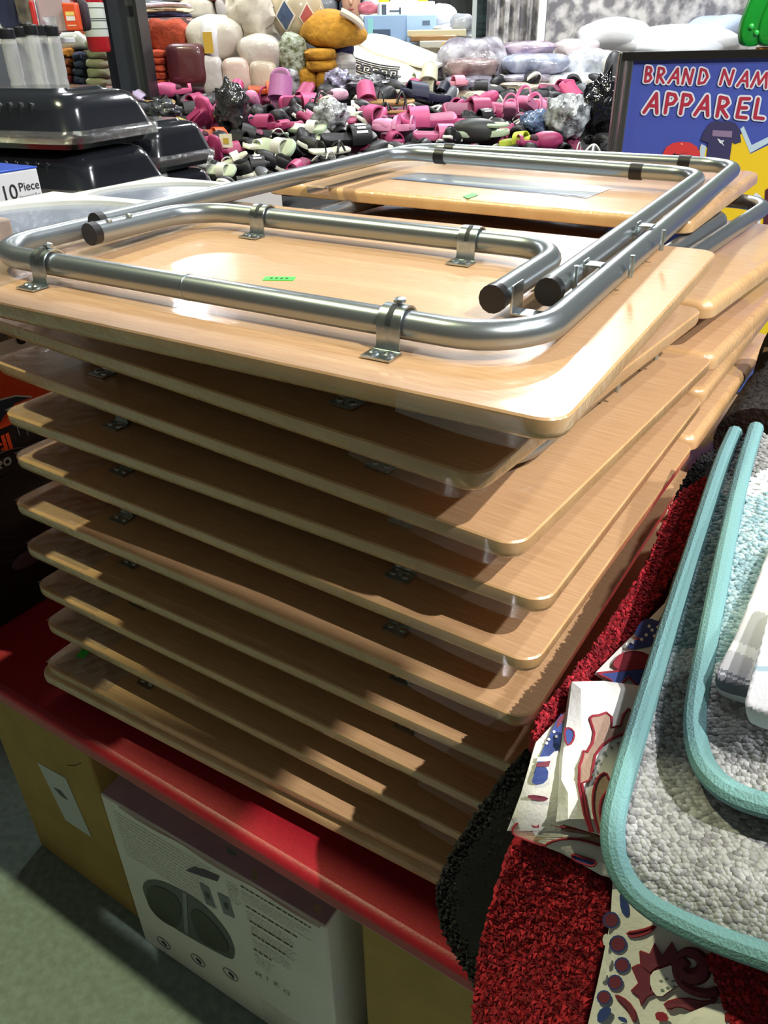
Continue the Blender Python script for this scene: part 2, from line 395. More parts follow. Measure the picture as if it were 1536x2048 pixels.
for ch in proto.children:                    # the free legs of the top table sag level over the table behind
    piv = {'outer_leg_frame': -.139, 'inner_leg_frame': -.03}.get(ch.name.split('.')[0])
    if piv is not None:
        a_ = -.0162; ch.rotation_euler = (a_, 0, 0); ch.location = (0, piv-piv*math.cos(a_)+TZC*math.sin(a_), TZC-piv*math.sin(a_)-TZC*math.cos(a_))
m = MB(); m.box((0, -.047, .0003), (.026, .0105, .0006), rotm(rz=.42)); st = m.build('price_sticker', GREEN, proto, smooth=0)
m = MB()
for i in range(4): m.box((-.006+i*.004, -.047+(-.006+i*.004)*.44, .0007), (.0022, .004, .0002), rotm(rz=.42))
m.build('price_print', M((20, 80, 25), .7), st, smooth=0)
# right-way-up tables: the bottom one of the front stack and the tables behind
def upright(label, pose, group, legs):
    if legs:
        o = dup(proto, label, group)
        for ch in list(o.children):
            if ch.name.startswith(('price', 'shrink')):
                for g in list(ch.children): bpy.data.objects.remove(g)
                bpy.data.objects.remove(ch)
    else:
        o = thing('folding_table', label, 'table', group=group); merge_build(board_bm(), 'tabletop', [WOOD, EDGE], o)
    x, y, z, yaw = pose; C, R = posed(x, y, z, yaw, flip=True); C = C-V3(0, 0, .016); setpose(o, C, R); return o
upright('right-way-up folding table at the very bottom, lying on the red table', (.098, .385, -.6315, .5459), 'right-way-up folding tables', True)
GB = 'right-way-up folding tables'
ta = upright('shrink-wrapped table behind the top one, printed sheet under its film', (.342, .8865, -.177, .575), GB, False)
upright('table just below the sheet-topped one, its wrapped corner meeting the second upside-down table', (0.3083, 0.7144, -0.2180, 0.68), GB, False)
upright('back-stack table whose front corner meets the third upside-down table', (0.3173, 0.7059, -0.2666, 0.64), GB, False)
upright('back-stack table whose rounded corner meets the fourth upside-down table', (0.3298, 0.7391, -0.3154, 0.598), GB, False)
upright('back-stack table whose corner meets the fifth upside-down table, above the black mat', (0.3253, 0.7274, -0.3642, 0.605), GB, False)
upright('lowest visible back-stack table, far right corner poking out above the teal mats', (0.3249, 0.7367, -0.4618, 0.6), GB, False)
# printed sheet and sticker under the film of the back table (its nice side is local -z)
zt = H-.177+.0006
def quad(px, z, parent, mat, name):
    m = MB(); m.poly([at(*q, z=z) for q in px]); o = m.build(name, mat, None, smooth=0)
    bpy.context.view_layer.update(); o.parent = parent; o.matrix_parent_inverse = parent.matrix_world.inverted(); return o
bpy.context.view_layer.update()
sh = quad([(776, 357), (1174, 396), (1224, 376), (838, 345)], zt, ta, M((150, 160, 176), .3, coat=.7, crough=.05), 'printed_sheet')
quad([(786, 357), (1168, 393), (1175, 390), (795, 354.5)], zt+.0004, sh, M((92, 104, 128), .5), 'sheet_border')
quad([(925, 392), (948, 385), (958, 389), (936, 397)], zt+.0004, ta, GREEN, 'price_sticker')
quad([(656, 377), (661, 391), (615, 387), (612, 374)], zt+.0006, ta, M((150, 112, 78), .3, coat=.5), 'brown_tape')
# ------------------------------------------------------------------ boxes to the left of the stack
UF = -.112
def side(px, py, u=UF): p = onplane(px, py, TO+EX*u, EX); return p
def uvz(p): a, b = touv(p); return a, b, p[2]
def ubox(name, label, cat, u0, u1, v0, v1, z0, z1, mat, bevel=.003, group=None):
    t = thing(name, label, cat, tab(u0, v0, z0), RT, group)
    m = MB(); m.box(((u1-u0)/2, (v1-v0)/2, (z1-z0)/2), (u1-u0, v1-v0, z1-z0)); b = m.build('carton', mat, t, bevel=bevel); return t, b
def sidepoly(px, lift, mat, name, parent, u=UF):
    m = MB(); m.poly([side(*q, u=u)+EX*lift for q in px]); o = m.build(name, mat, None, smooth=0)
    bpy.context.view_layer.update(); o.parent = parent; o.matrix_parent_inverse = parent.matrix_world.inverted(); return o
def adopt(o, parent):
    bpy.context.view_layer.update(); o.parent = parent; o.matrix_parent_inverse = parent.matrix_world.inverted(); return o
ORANGE = M((232, 74, 28), .45)
DARKBOX = M((20, 15, 17), .4, coat=.3)
z_top = side(0, 735)[2]
t, hb = ubox('heater_box', 'black and orange appliance box with a round heater picture, left of the stack', 'box', UF-.30, UF, .035, .34, TZ, z_top, DARKBOX)
zb = [side(0, 858)[2], z_top]
def sidestrip(v0, v1, z0, z1, lift, mat, name, parent, u=UF):
    m = MB(); m.poly([tab(u+lift, v0, z0), tab(u+lift, v1, z0), tab(u+lift, v1, z1), tab(u+lift, v0, z1)]); return adopt(m.build(name, mat, None, smooth=0), parent)
sidestrip(.037, .338, zb[0], zb[1]-.002, .0006, ORANGE, 'orange_band', t)
sw = [side(-60, 850), side(-5, 800), side(30, 792), side(62, 794), side(30, 806), side(8, 830), side(-10, 862)]
m = MB(); m.poly([p+EX*.0010 for p in sw]); sb = adopt(m.build('blue_swoosh', M((38, 58, 84), .5), None, smooth=0), t)
m = MB(); m.tube([side(-5, 800)+EX*.0012, side(30, 791)+EX*.0012, side(62, 793)+EX*.0012], .0012, 6); adopt(m.build('white_swoosh_line', WHITEP, None), t)
def sidetext(s, px, py, h, mat, name, parent, lift=.0012, bold=0.0): return adopt(text(s, side(px, py)+EX*lift, EY, EZ, h, mat, name, None, bold=bold), parent)
def textr(s, o, x, y, right_at, h, mat, name, parent, bold=0.0):
    ob = text(s, o, x, y, h, mat, name, None, bold=bold)
    v = np.array([q.co for q in ob.data.vertices]); wmax = ((v-np.array(o)) @ np.array(x)).max(); sh = np.array(x)*(right_at-wmax)
    for q in ob.data.vertices: q.co = Vector((np.array(q.co)+sh).tolist())
    return adopt(ob, parent)
# only the last letters of two printed words come into view on the visible side
textr('ell', side(0, 905)+EX*.0012, EY, EZ, (side(20, 880)-side(0, 905)) @ EY, .021, ORANGE, 'heading_print', t, bold=.0012)
textr('RO', side(0, 936)+EX*.0012, EY, EZ, (side(23, 925)-side(0, 936)) @ EY, .010, M((196, 198, 200), .6), 'heading_print', t, bold=.0008)
for px in (36, 53):
    m = MB(); a = side(px, 862)+EX*.0008; m.box((0, 0, 0), (.0004, .0012, .012), RT); o = m.build('bar_print', M((120, 126, 130), .6), None, smooth=0); o.location = a.tolist(); adopt(o, t)
cc = side(30, 1010); 
for r_, w_, c_ in ((.085, .0012, (46, 42, 46)), (.075, .0008, (34, 31, 34)), (.063, .0008, (40, 36, 40)), (.048, .001, (44, 40, 44))):
    m = MB(); m.tube([cc+EX*.0008+EY*r_*math.cos(a)+EZ*r_*.9*math.sin(a) for a in np.linspace(0, 6.283, 60, endpoint=False)], w_, 6, closed=True); adopt(m.build('ring_print', M(c_, .5), None), t)
m = MB(); m.blob(cc+EX*.001+EZ*-.082, (.0015, .030, .012), nu=20, nv=8, R=RT); adopt(m.build('picture_base', M((90, 70, 84), .5), None), t)
t2, b2 = ubox('small_carton', 'small dark carton with pink print standing in front of the heater box', 'box', UF-.16, UF+.012, .004, .033, TZ, side(0, 1130)[2], M((44, 30, 36), .5))
m = MB(); m.box((0, 0, 0), (.0004, .016, .010), RT); o = m.build('pink_print', M((196, 90, 110), .6), None, smooth=0); o.location = tab(UF+.0126, .019, TZ+.045).tolist(); adopt(o, t2)
# tan/white carton numbered 8
z8 = 1.195
t, cb = ubox('numbered_carton', 'white and tan carton printed with a black 8, on top of the heater box', 'box', UF-.204, UF-.004, .06, .40, z_top, z8, M((236, 233, 234), .7))
U8 = UF-.004
sidestrip(.062, .398, z_top+.028, z_top+.05, .0006, M((158, 134, 92), .7), 'tan_band', t, u=U8)
sidetext('8', 38, 690, .020, INK, 'number_print', t, lift=-.0028, bold=.0012)
m = MB()
for px, py, w in ((8, 668, .02), (6, 676, .012), (75, 682, .008)): m.box(side(px, py, U8)+EX*.0006, (.0004, w, .006), RT)
adopt(m.build('small_print', M((110, 108, 112), .7), None, smooth=0), t)
# grey-brown carton poking in at the left edge
p = side(30, 470, -.02); b = uvz(p)[1]
g, gb = ubox('grey_carton', 'scuffed grey-brown carton at the left edge, below the dish boxes', 'box', -.20, -.02, b-.22, b, z8, side(28, 434, -.02)[2], M((150, 134, 124), .8, var=.25, scale=40))
print('grey', b)
# ------------------------------------------------------------------ dish boxes with round windows
def dish_box(label, px, size, z, R_, sticker, group='white dish boxes'):
    c = at(*px, z=z); h = .055
    t = thing('dish_box', label, 'box', c-V3(0, 0, h), R_, group)
    s = size/2; rad = s*.86; nseg = 48
    sq = np.array([(s*max(-1, min(1, 1.4143*math.cos(a))), s*max(-1, min(1, 1.4143*math.sin(a)))) for a in np.linspace(0, 6.2832, nseg, endpoint=False)])
    ci = np.array([(rad*math.cos(a), rad*math.sin(a)) for a in np.linspace(0, 6.2832, nseg, endpoint=False)])
    Z = lambda p, zz: np.c_[p, np.full(len(p), zz)]
    m = MB(); m.loops([Z(sq, 0), Z(sq, h), Z(ci, h), Z(ci*.985, h-.006), Z(ci*.80, .012)], cap1=True); m.build('carton', M((190, 193, 190), .6), t, smooth=40)
    m = MB(); m.loops([Z(ci*.985, h-.0058), Z(ci*.93, h-.011), Z(ci*.5, h-.016), Z(ci*.05, h-.0165)]); m.build('dish', M((112, 124, 150), .25, coat=.4), t)
    m = MB(); m.add(Z(ci*1.0, h+.0006), [tuple(range(nseg))]); m.build('window_film', film_mat(.06, .10, .04), t, smooth=0)
    if sticker:
        m = MB(); m.box((sticker[0], sticker[1], h+.001), (.028, .013, .0005), rotm(rz=.3)); m.build('price_sticker', GREEN, t, smooth=0)
    return t
dish_box('nearer white dish box with a round clear window, left of the tube legs', (78, 442), .356, 1.25, rotm(rz=-.52), (-.06, -.04))
dish_box('farther white dish box with a round clear window, behind the tube legs', (318, 388), .33, 1.205, rotm(rz=-.55), (.06, .03))
# stacks of hidden cartons carrying the dish boxes
ca = at(78, 442, z=1.25); ua, va = touv(ca)
ubox('plain_carton', 'plain brown carton holding up the nearer dish box', 'box', ua-.17, min(ua+.17, -.05), 0.41, va+.15, TZ, 1.195, CARD)
cb_ = at(318, 388, z=1.205); ub, vb = touv(cb_)
ubox('plain_carton', 'plain brown carton holding up the farther dish box', 'box', ub-.14, ub+.13, vb-.15, vb+.15, TZ, 1.149, CARD)
m = MB(); q = at(172, 400, z=1.24); m.box((0, 0, .004), (.028, .016, .0012), rotm(rx=.5, rz=.4))
gs = m.build('price_tag', GREEN, None, smooth=0); gs.location = (q-V3(0, 0, .004)).tolist(); tag(gs, 'loose green price tag between the two dish boxes', 'tag')
# ------------------------------------------------------------------ ten piece box
U10 = onplane(80, 440, TO+EX*0, EX); 
yb = 1.45; pr = at(97, 437, y=yb); u10, v10 = touv(pr)
zt10 = onplane(75, 335, TO+EX*u10, EX)[2]
t, bb = ubox('dinner_set_box', 'white boxed dinner set with a blue lid, printed 10 Piece', 'box', u10-.24, u10, v10-.25, v10, TZ+.35, zt10, M((214, 216, 222), .35, coat=.5))
m = MB(); m.box((-.12+.24, .125, zt10-TZ-.35+.001), (.241, .251, .003)); m.build('blue_lid', M((30, 74, 190), .35, coat=.4), t, bevel=.001)
m = MB(); m.blob((.17, .12, zt10-TZ-.35+.003), (.03, .05, .0008), nu=14, nv=6); m.build('red_print', M((160, 60, 110), .5), t)
def s10(px, py): return onplane(px, py, TO+EX*u10, EX)
hh = (s10(5, 396)-s10(5, 432))[2]
adopt(text('10', s10(4, 402)+EX*.0008, EY, EZ, abs((s10(18, 373)-s10(18, 404))[2]), INK, 'number_print', None), t)
adopt(text('Piece', s10(38, 383)+EX*.0008, EY, EZ, abs((s10(50, 368)-s10(50, 387))[2])*.95, INK, 'heading_print', None), t)
adopt(text('Imperial Set', s10(40, 398)+EX*.0008, EY, EZ, abs((s10(50, 371)-s10(50, 387))[2])*.5, M((90, 90, 96), .6), 'heading_print', None), t)
c10 = tab(u10-.12, v10-.15, 0)
ubox('plain_carton', 'plain brown carton under the boxed dinner set', 'box', u10-.22, u10-.02, v10-.24, v10-.01, TZ, TZ+.35, CARD)

# ------------------------------------------------------------------ cartons under the table
pA = at(290, 1880, z=0); pB = at(655, 2048+60, z=0)
def fl(px, py): return at(px, py, z=0)
d = at(450, 1990, z=0)-pA; ang = math.atan2(-d[1], d[0]); bx = V3(math.cos(ang), -math.sin(ang), 0); by = V3(math.sin(ang), math.cos(ang), 0); RB = np.stack([bx, by, EZ], 1)
def onb(px, py): return onplane(px, py, pA, by)
hB = onb(217, 1598)[2]; wB = (onb(652, 1860)-pA) @ bx
t = thing('massager_box', 'white foot massager box with torn top edge under the red table', 'box', pA, RB)
m = MB(); m.box((wB/2, .20, hB/2), (wB, .40, hB)); m.build('carton', M((236, 232, 228), .6, var=.04, scale=8), t, bevel=.004)
def bl(px, py): p = onb(px, py)-pA; return np.array([p @ bx, p[2]])
def bpoly(pxs, name, mat, lift=.0008, k=0):
    P = np.array([bl(*q) for q in pxs]); 
    if k: P = chaikin(P, k)
    m = MB(); m.poly([(x, -lift, z) for x, z in P]); return m.build(name, mat, t, smooth=0)
m = MB(); m.box((wB/2, .20, hB+.0008), (wB*.99, .395, .0012)); m.build('purple_top', M((176, 166, 180), .6, var=.08, scale=20), t)
# appliance picture
pc = [(284, 1778), (290, 1760), (318, 1758), (365, 1780), (410, 1808), (455, 1860), (470, 1895), (470, 1912), (465, 1920), (430, 1902), (390, 1880), (340, 1850), (305, 1822)]
pic = bpoly(pc, 'appliance_picture', M((74, 78, 86), .4), .0008, 2)
for q in ([(293, 1790), (298, 1770), (325, 1772), (362, 1798), (364, 1835), (355, 1858), (320, 1838), (298, 1812)], [(380, 1822), (395, 1815), (425, 1840), (455, 1880), (462, 1905), (440, 1902), (400, 1880), (388, 1850)]):
    o = bpoly(q, 'foot_well', M((10, 10, 12), .4), .0014, 2); o.parent = pic
for q in ([(366, 1782), (374, 1785), (378, 1870), (370, 1862)], ):
    o = bpoly(q, 'control_strip', M((128, 136, 150), .4), .0014); o.parent = pic
for q in ([(399, 1765), (418, 1774), (432, 1816), (413, 1806)], [(435, 1784), (458, 1795), (470, 1836), (448, 1826)]):
    o = bpoly(q, 'panel_picture', M((120, 128, 138), .5), .001); c = np.mean(q, 0)
    k = bpoly([(c[0]-5, c[1]-8), (c[0]+4, c[1]-4), (c[0]+6, c[1]+8), (c[0]-2, c[1]+5)], 'panel_detail', M((50, 56, 64), .5), .0014); k.parent = o
GREYP = M((118, 116, 112), .7); 
def lines(px0, px1, dv, n, name, mat, hpx=1.1, ragged=.25, seed=1):
    """rows of illegible small print as thin strips"""
    g = np.random.default_rng(seed); m = MB(); a = bl(*px0); b = bl(*px1); dz = bl(px0[0], px0[1]+dv)-a
    for i in range(n):
        z = a[1]+dz[1]*i; x = a[0]; xe = b[0]-g.uniform(0, ragged)*(b[0]-a[0])
        while x < xe:
            w = g.uniform(.004, .012); m.add([(x, -.0009, z), (min(x+w, xe), -.0009, z), (min(x+w, xe), -.0009, z+.0011*hpx), (x, -.0009, z+.0011*hpx)], [(0, 1, 2, 3)]); x += w+.0022
    return m.build(name, mat, t, smooth=0)
lines((228, 1622), (420, 1720), 6, 13, 'small_print', GREYP, 1.1, .15, 3)
lines((452, 1760), (478, 1775), 5, 8, 'small_print', GREYP, 1.0, .3, 5)
for i, (a, b) in enumerate((((482, 1772), (624, 1850)), ((492, 1812), (600, 1872)), ((500, 1842), (590, 1900)), ((505, 1868), (575, 1912)), ((508, 1898), (545, 1925)))):
    lines(a, b, 5, 1, 'heading_print', INK, 2.6, .05, 20+i); lines((a[0]+1, a[1]+9), (b[0]+8, b[1]+9), 5, 4, 'small_print', GREYP, 1.0, .3, 30+i)
lines((522, 1998), (620, 2040), 5, 12, 'small_print', GREYP, 1.0, .1, 50)
for ch, px, py in (('M', 512, 1948), ('I', 534, 1958), ('K', 549, 1968), ('O', 568, 1983)):
    p = onb(px, py); adopt(text(ch, p-by*.001, bx, EZ, .012, M((60, 56, 58), .6), 'heading_print', None, bold=-.0001), t)
for px, py in ((328, 1885), (397, 1920), (462, 1948)):
    c = bl(px, py); m = MB(); m.tube([(c[0]+.016*math.cos(a), -.001, c[1]+.014*math.sin(a)) for a in np.linspace(0, 6.283, 24, endpoint=False)], .0006, 5, closed=True); ic = m.build('icon_ring', M((92, 92, 96), .6), t)
    m = MB(); m.blob((c[0], -.001, c[1]), (.006, .0006, .004), nu=10, nv=6, R=rotm(ry=.6)); m.blob((c[0]+.004, -.001, c[1]-.003), (.003, .0006, .005), nu=10, nv=6); o = m.build('icon', M((40, 40, 52), .6), t); o.parent = ic
# torn flaps along the top edge
for pxs, c in (([(452, 1690), (470, 1700), (478, 1712), (455, 1706)], (60, 54, 52)), ([(372, 1740), (388, 1733), (412, 1740), (440, 1752), (436, 1762), (405, 1752)], (92, 84, 100)), ([(508, 1735), (516, 1738), (514, 1760), (503, 1754)], (98, 70, 46)), ([(630, 1805), (646, 1812), (640, 1826), (628, 1818)], (110, 76, 44))):
    bpoly(pxs, 'torn_patch', M(c, .8), .0011)
m = MB(); a = bl(240, 1612); b = bl(640, 1822)
def flap(i, j):
    x = a[0]+(b[0]-a[0])*i; return (x, -.0014-.004*j*(.4+.6*abs(math.sin(9*i))), hB+.0015-.003*j*abs(math.sin(7*i+1)))
m.grid(flap, 30, 3); m.build('torn_flap', M((214, 208, 200), .8), t)
# plain brown cartons either side
pC = at(20, 1640, z=0)
def brown(label, px0, px1, depth, ztop_px, seed):
    a = at(*px0, z=0); b = at(*px1, z=0); d = b-a; L = np.linalg.norm(d); x = d/L; y = V3(-x[1], x[0], 0); h = ztop_px
    R = np.stack([x, y, EZ], 1); t = thing('cardboard_box', label, 'box', a, R)
    m = MB(); m.box((L/2, depth/2, h/2), (L, depth, h)); m.build('carton', M((176, 146, 82), .85, var=.12, scale=9), t, bevel=.004); return t, a, x, y
tb, a0, x0, y0 = brown('brown cardboard box with a white shipping label under the table', (82, 1690), (278, 1838), .42, .60, 0)
def onc(px, py): return onplane(px, py, a0, y0)
m = MB(); m.poly([onc(*q)-y0*.0008 for q in ((75, 1524), (132, 1556), (184, 1674), (132, 1640))]); lb = adopt(m.build('shipping_label', M((200, 202, 206), .6), None, smooth=0), tb)
m = MB(); m.poly([onc(*q)-y0*.0014 for q in ((108, 1574), (122, 1580), (138, 1600), (124, 1592))]); adopt(m.build('label_print', M((96, 98, 104), .7), None, smooth=0), tb)
m = MB(); m.tube([onc(*q)-y0*.0006 for q in ((135, 1530), (150, 1531), (162, 1525))], .0008, 5); adopt(m.build('pen_mark', M((70, 62, 40), .7), None), tb)
brown('plain brown cardboard box under the table right of the massager box', (740, 2160), (990, 2290), .36, .58, 1)
print('UV', touv(ca), touv(cb_), u10, v10, zt10, z_top, z8, a, b)
# ------------------------------------------------------------------ heap of bath mats at the right
_cp = np.array([(865,1780,.555),(1050,1480,.505),(1200,1260,.585),(1300,1090,.66),(1400,930,.735),(1530,830,.80),(945,1960,.55),(1100,1700,.50),(1300,1400,.55),(1300,1800,.475),
                (1536,2048,.43),(1536,1500,.50),(1536,1100,.63),(1000,2048,.525),(1700,1400,.50),(1700,2200,.40),(1000,2250,.50),(1700,850,.78),(2150,1450,.56),(2150,2250,.46),(2150,880,.82)])
def tps(cp):
    X = cp[:, :2]/1000; n = len(X); r = np.linalg.norm(X[:, None]-X[None], axis=2); K = np.where(r > 0, r*r*np.log(r+1e-12), 0)+np.eye(n)*.004
    P = np.c_[np.ones(n), X]; A = np.block([[K, P], [P.T, np.zeros((3, 3))]]); w = np.linalg.solve(A, np.r_[cp[:, 2], 0, 0, 0])
    def f(px, py):
        q = np.array([px, py])/1000; r = np.linalg.norm(X-q, axis=1); return float(np.where(r > 0, r*r*np.log(r+1e-12), 0) @ w[:n]+w[n:] @ np.r_[1, q])
    return f
D0 = tps(_cp)
def inside(poly, pts):
    poly = np.array(poly); pts = np.array(pts); c = np.zeros(len(pts), bool); j = len(poly)-1
    for i in range(len(poly)):
        xi, yi = poly[i]; xj, yj = poly[j]
        k = ((yi > pts[:, 1]) != (yj > pts[:, 1])) & (pts[:, 0] < (xj-xi)*(pts[:, 1]-yi)/(yj-yi+1e-12)+xi); c ^= k; j = i
    return c
def edist(poly, pts):
    poly = np.array(poly, float); pts = np.array(pts, float); d = np.full(len(pts), 1e9)
    for i in range(len(poly)):
        a = poly[i]; b = poly[(i+1) % len(poly)]; ab = b-a; L = ab @ ab+1e-9; t = np.clip(((pts-a) @ ab)/L, 0, 1); d = np.minimum(d, np.linalg.norm(pts-(a+t[:, None]*ab), axis=1))
    return d
class Sheet:
    """a soft mat of real thickness draped over the heap; outline given where it lies"""
    def __init__(s, outline, off, th, step=26, rnd=22, k=2, dfn=D0):
        s.poly = chaikin(outline, k) if k else np.array(outline, float); s.off = off; s.th = th; s.rnd = rnd; s.step = step; s.dfn = dfn
    def P(s, px, py, extra=0.0): return at(px, py, d=s.dfn(px, py)-s.off-extra)
    def normal(s, px, py):
        a = s.P(px, py); n = np.cross(s.P(px+6, py)-a, s.P(px, py-6)-a); n /= np.linalg.norm(n); return n if n @ (EYE-a) > 0 else -n
    def mesh(s, mb=None, mi=0, pick=None):
        b = []
        for i in range(len(s.poly)):
            p, q = s.poly[i], s.poly[(i+1) % len(s.poly)]; m = max(1, int(np.linalg.norm(q-p)/s.step))
            b += [tuple(p+(q-p)*j/m) for j in range(m)]
        lo, hi = s.poly.min(0), s.poly.max(0); g = np.array([(x, y) for x in np.arange(lo[0], hi[0], s.step) for y in np.arange(lo[1], hi[1], s.step)])
        g = g[inside(s.poly, g)]; g = g[edist(s.poly, g) > s.step*.45]
        pts = [Vector(p) for p in b]+[Vector(p) for p in g]; n = len(b)
        r = geometry.delaunay_2d_cdt(pts, [(i, (i+1) % n) for i in range(n)], [list(range(n))], 1, 1e-4)
        V = np.array([tuple(v) for v in r[0]]); Fc = r[2]; orig = r[3]
        bidx = {}
        for vi, o in enumerate(orig):
            for q in o:
                if q < n: bidx[q] = vi
        ed = edist(s.poly, V); N = np.array([s.normal(*v) for v in V]); P = np.array([s.P(*v) for v in V])
        e = np.clip(1-ed/s.rnd, 0, 1); P2 = P-N*(s.th*.55*(1-np.sqrt(1-e*e)))[:, None]; B = P-N*s.th
        mb = mb or MB(); k = len(V); fs = [tuple(f) for f in Fc]+[tuple(i+k for i in f[::-1]) for f in Fc]
        for i in range(n):
            a, c = bidx.get(i), bidx.get((i+1) % n)
            if a is not None and c is not None: fs.append((a, a+k, c+k, c))
        mb.add(np.r_[P2, B], fs, mi)
        if pick is not None:
            for j, f in enumerate(Fc): mb.m[len(mb.m)-len(fs)+j] = pick(*V[list(f)].mean(0))
        return mb
    def scatter(s, cell, jitter=.45, margin=4, seed=1, clip=None):
        g = np.random.default_rng(seed); lo, hi = s.poly.min(0), s.poly.max(0); lo = np.maximum(lo, [800, 820]); hi = np.minimum(hi, [1720, 2110]); out = []
        y = lo[1]; r = 0
        while y < hi[1]:
            c = cell*.5/ s.dfn(min(1500, (lo[0]+hi[0])/2), y)
            xs = np.arange(lo[0]+(r % 2)*c*.5, hi[0], c); out += [(x, y) for x in xs]; y += c*.85; r += 1
        out = np.array(out)+g.uniform(-jitter, jitter, (len(out), 2))*cell
        out = out[inside(s.poly, out)]; out = out[edist(s.poly, out) > margin]
        if clip is not None: out = out[~clip(out)]
        return out
def tufts(sh, pts, ln, wd, seed, mats, name, parent, lean=.5, pick=None):
    g = np.random.default_rng(seed); V = []; Fc = []; Mi = []; k = 0
    for p in pts:
        c = sh.P(*p); n = sh.normal(*p); t = g.normal(size=3); t -= (t @ n)*n; t /= np.linalg.norm(t); b = np.cross(n, t)
        w = wd*g.uniform(.7, 1.3); l = ln*g.uniform(.6, 1.2); o = c-n*sh.th*.12
        V += [o+w*t, o-w*.5*t+w*.87*b, o-w*.5*t-w*.87*b]; m = o+n*l*.8+t*l*lean*g.uniform(0, .5); V += [m+w*.85*t, m-w*.42*t+w*.74*b, m-w*.42*t-w*.74*b, o+n*l+t*l*lean]
        Fc += [(k, k+1, k+4, k+3), (k+1, k+2, k+5, k+4), (k+2, k, k+3, k+5), (k+3, k+4, k+6), (k+4, k+5, k+6), (k+5, k+3, k+6)]
        i = int(g.integers(len(mats))) if pick is None else pick(p, g); Mi += [i]*6; k += 7
    m = MB(); m.add(V, Fc); m.m = Mi; o = m.build(name, mats, parent, smooth=80, world=True); return o
_g = [(math.cos(a)*math.cos(b), math.sin(a)*math.cos(b), math.sin(b)) for b in (-.9, -.1, .65) for a in np.linspace(0, 6.2832, 6, endpoint=False)]+[(0, 0, 1)]
_gf = [(r*6+i, r*6+(i+1) % 6, (r+1)*6+(i+1) % 6, (r+1)*6+i) for r in range(2) for i in range(6)]+[(12+i, 12+(i+1) % 6, 18) for i in range(6)]
def loops(sh, pts, rad, seed, mats, name, parent, pick, low=None):
    """chenille loops: small soft pellets standing in rows"""
    g = np.random.default_rng(seed); T = np.array(_g); V = []; Fc = []; Mi = []; k = 0
    for p in pts:
        n = sh.normal(*p); c = sh.P(*p); a = sh.P(p[0]+4, p[1]+1)-c; a /= np.linalg.norm(a); b = np.cross(n, a)
        th = g.uniform(-.5, .5); a, b = a*math.cos(th)+b*math.sin(th), b*math.cos(th)-a*math.sin(th); r = rad*g.uniform(.8, 1.15); h = r*g.uniform(.8, 1.2)*(low(p) if low else 1)
        V.append(c+T[:, :1]*r*1.25*a+T[:, 1:2]*r*.95*b+T[:, 2:]*h*n); Fc += [tuple(i+k for i in f) for f in _gf]; k += 19
        Mi += [pick(p, g)]*len(_gf)
    m = MB(); m.add(np.concatenate(V), Fc); m.m = Mi; return m.build(name, mats, parent, smooth=80, world=True)
OFF = [(1720, 2230), (1720, 840)]
# black shag mat, lowest of the visible ones
t = thing('bath_mat', 'black shaggy bath mat at the bottom of the mat heap, against the table stack', 'bath mat', at(1000, 1800, d=.53), group='bath mats in the heap')
BLK = [M((22, 23, 26), .9), M((34, 36, 38), .9), M((14, 14, 17), .9)]
bp = [(1075, 1478), (1015, 1530), (930, 1650), (876, 1750), (863, 1800), (884, 1890), (945, 1968), (1000, 2110), (1010, 2240), (2120, 2240), (2120, 880), (1450, 888), (1405, 900), (1372, 940), (1300, 1090), (1190, 1290)]
sb = Sheet(bp, 0, .034, rnd=40); sb.mesh().build('backing', BLK[2], t, world=True)
tufts(sb, sb.scatter(5.0, seed=3, clip=lambda p: (p[:, 0] > 1120) & (p[:, 1] > 1050)), .0040, .0019, 4, BLK, 'pile', t)
# red shag mat
RED = [M((152, 20, 36), .85), M((184, 34, 50), .85), M((122, 14, 30), .85)]
t = thing('bath_mat', 'dark red shaggy bath mat lying over the black one, strip along the table stack', 'bath mat', at(1150, 1300, d=.55), group='bath mats in the heap')
rp = [(1420, 955), (1395, 957), (1355, 985), (1325, 1040), (1295, 1120), (1250, 1190), (1200, 1270), (1130, 1360), (1085, 1410), (1064, 1455), (1066, 1490), (1085, 1510), (1180, 1430), (1240, 1330), (1330, 1180), (1395, 1080), (1460, 960)]
sr = Sheet(rp, .030, .016, rnd=26); sr.mesh().build('backing', RED[2], t, world=True); tufts(sr, sr.scatter(5.0, seed=5), .0042, .0019, 6, RED, 'pile', t)
t = thing('bath_mat', 'bright red shaggy bath mat folded in the foreground, bottom of the picture', 'bath mat', at(1080, 1880, d=.49), group='bath mats in the heap')
rp = [(1030, 1668), (1100, 1700), (1170, 1735), (1222, 1768), (1212, 1850), (1190, 1950), (1165, 2060), (1150, 2150), (930, 2150), (944, 2000), (955, 1900), (985, 1790), (1015, 1700)]
sr2 = Sheet(rp, .030, .020, rnd=24, k=1); sr2.mesh().build('backing', RED[2], t, world=True); tufts(sr2, sr2.scatter(5.0, seed=7), .0044, .0020, 8, RED, 'pile', t)
t = thing('bath_mat', 'red shaggy bath mat peeping out beneath the grey mats at the lower right corner', 'bath mat', at(1500, 2000, d=.42), group='bath mats in the heap')
rp = [(1405, 1900), (1470, 1895), (1640, 1960), (2000, 2090), (2000, 2200), (1480, 2160), (1455, 2035), (1435, 1985)]
sr3 = Sheet(rp, .046, .014, rnd=18, k=1); sr3.mesh().build('backing', RED[2], t, world=True); tufts(sr3, sr3.scatter(5.4, seed=9), .0042, .0020, 10, RED, 'pile', t)
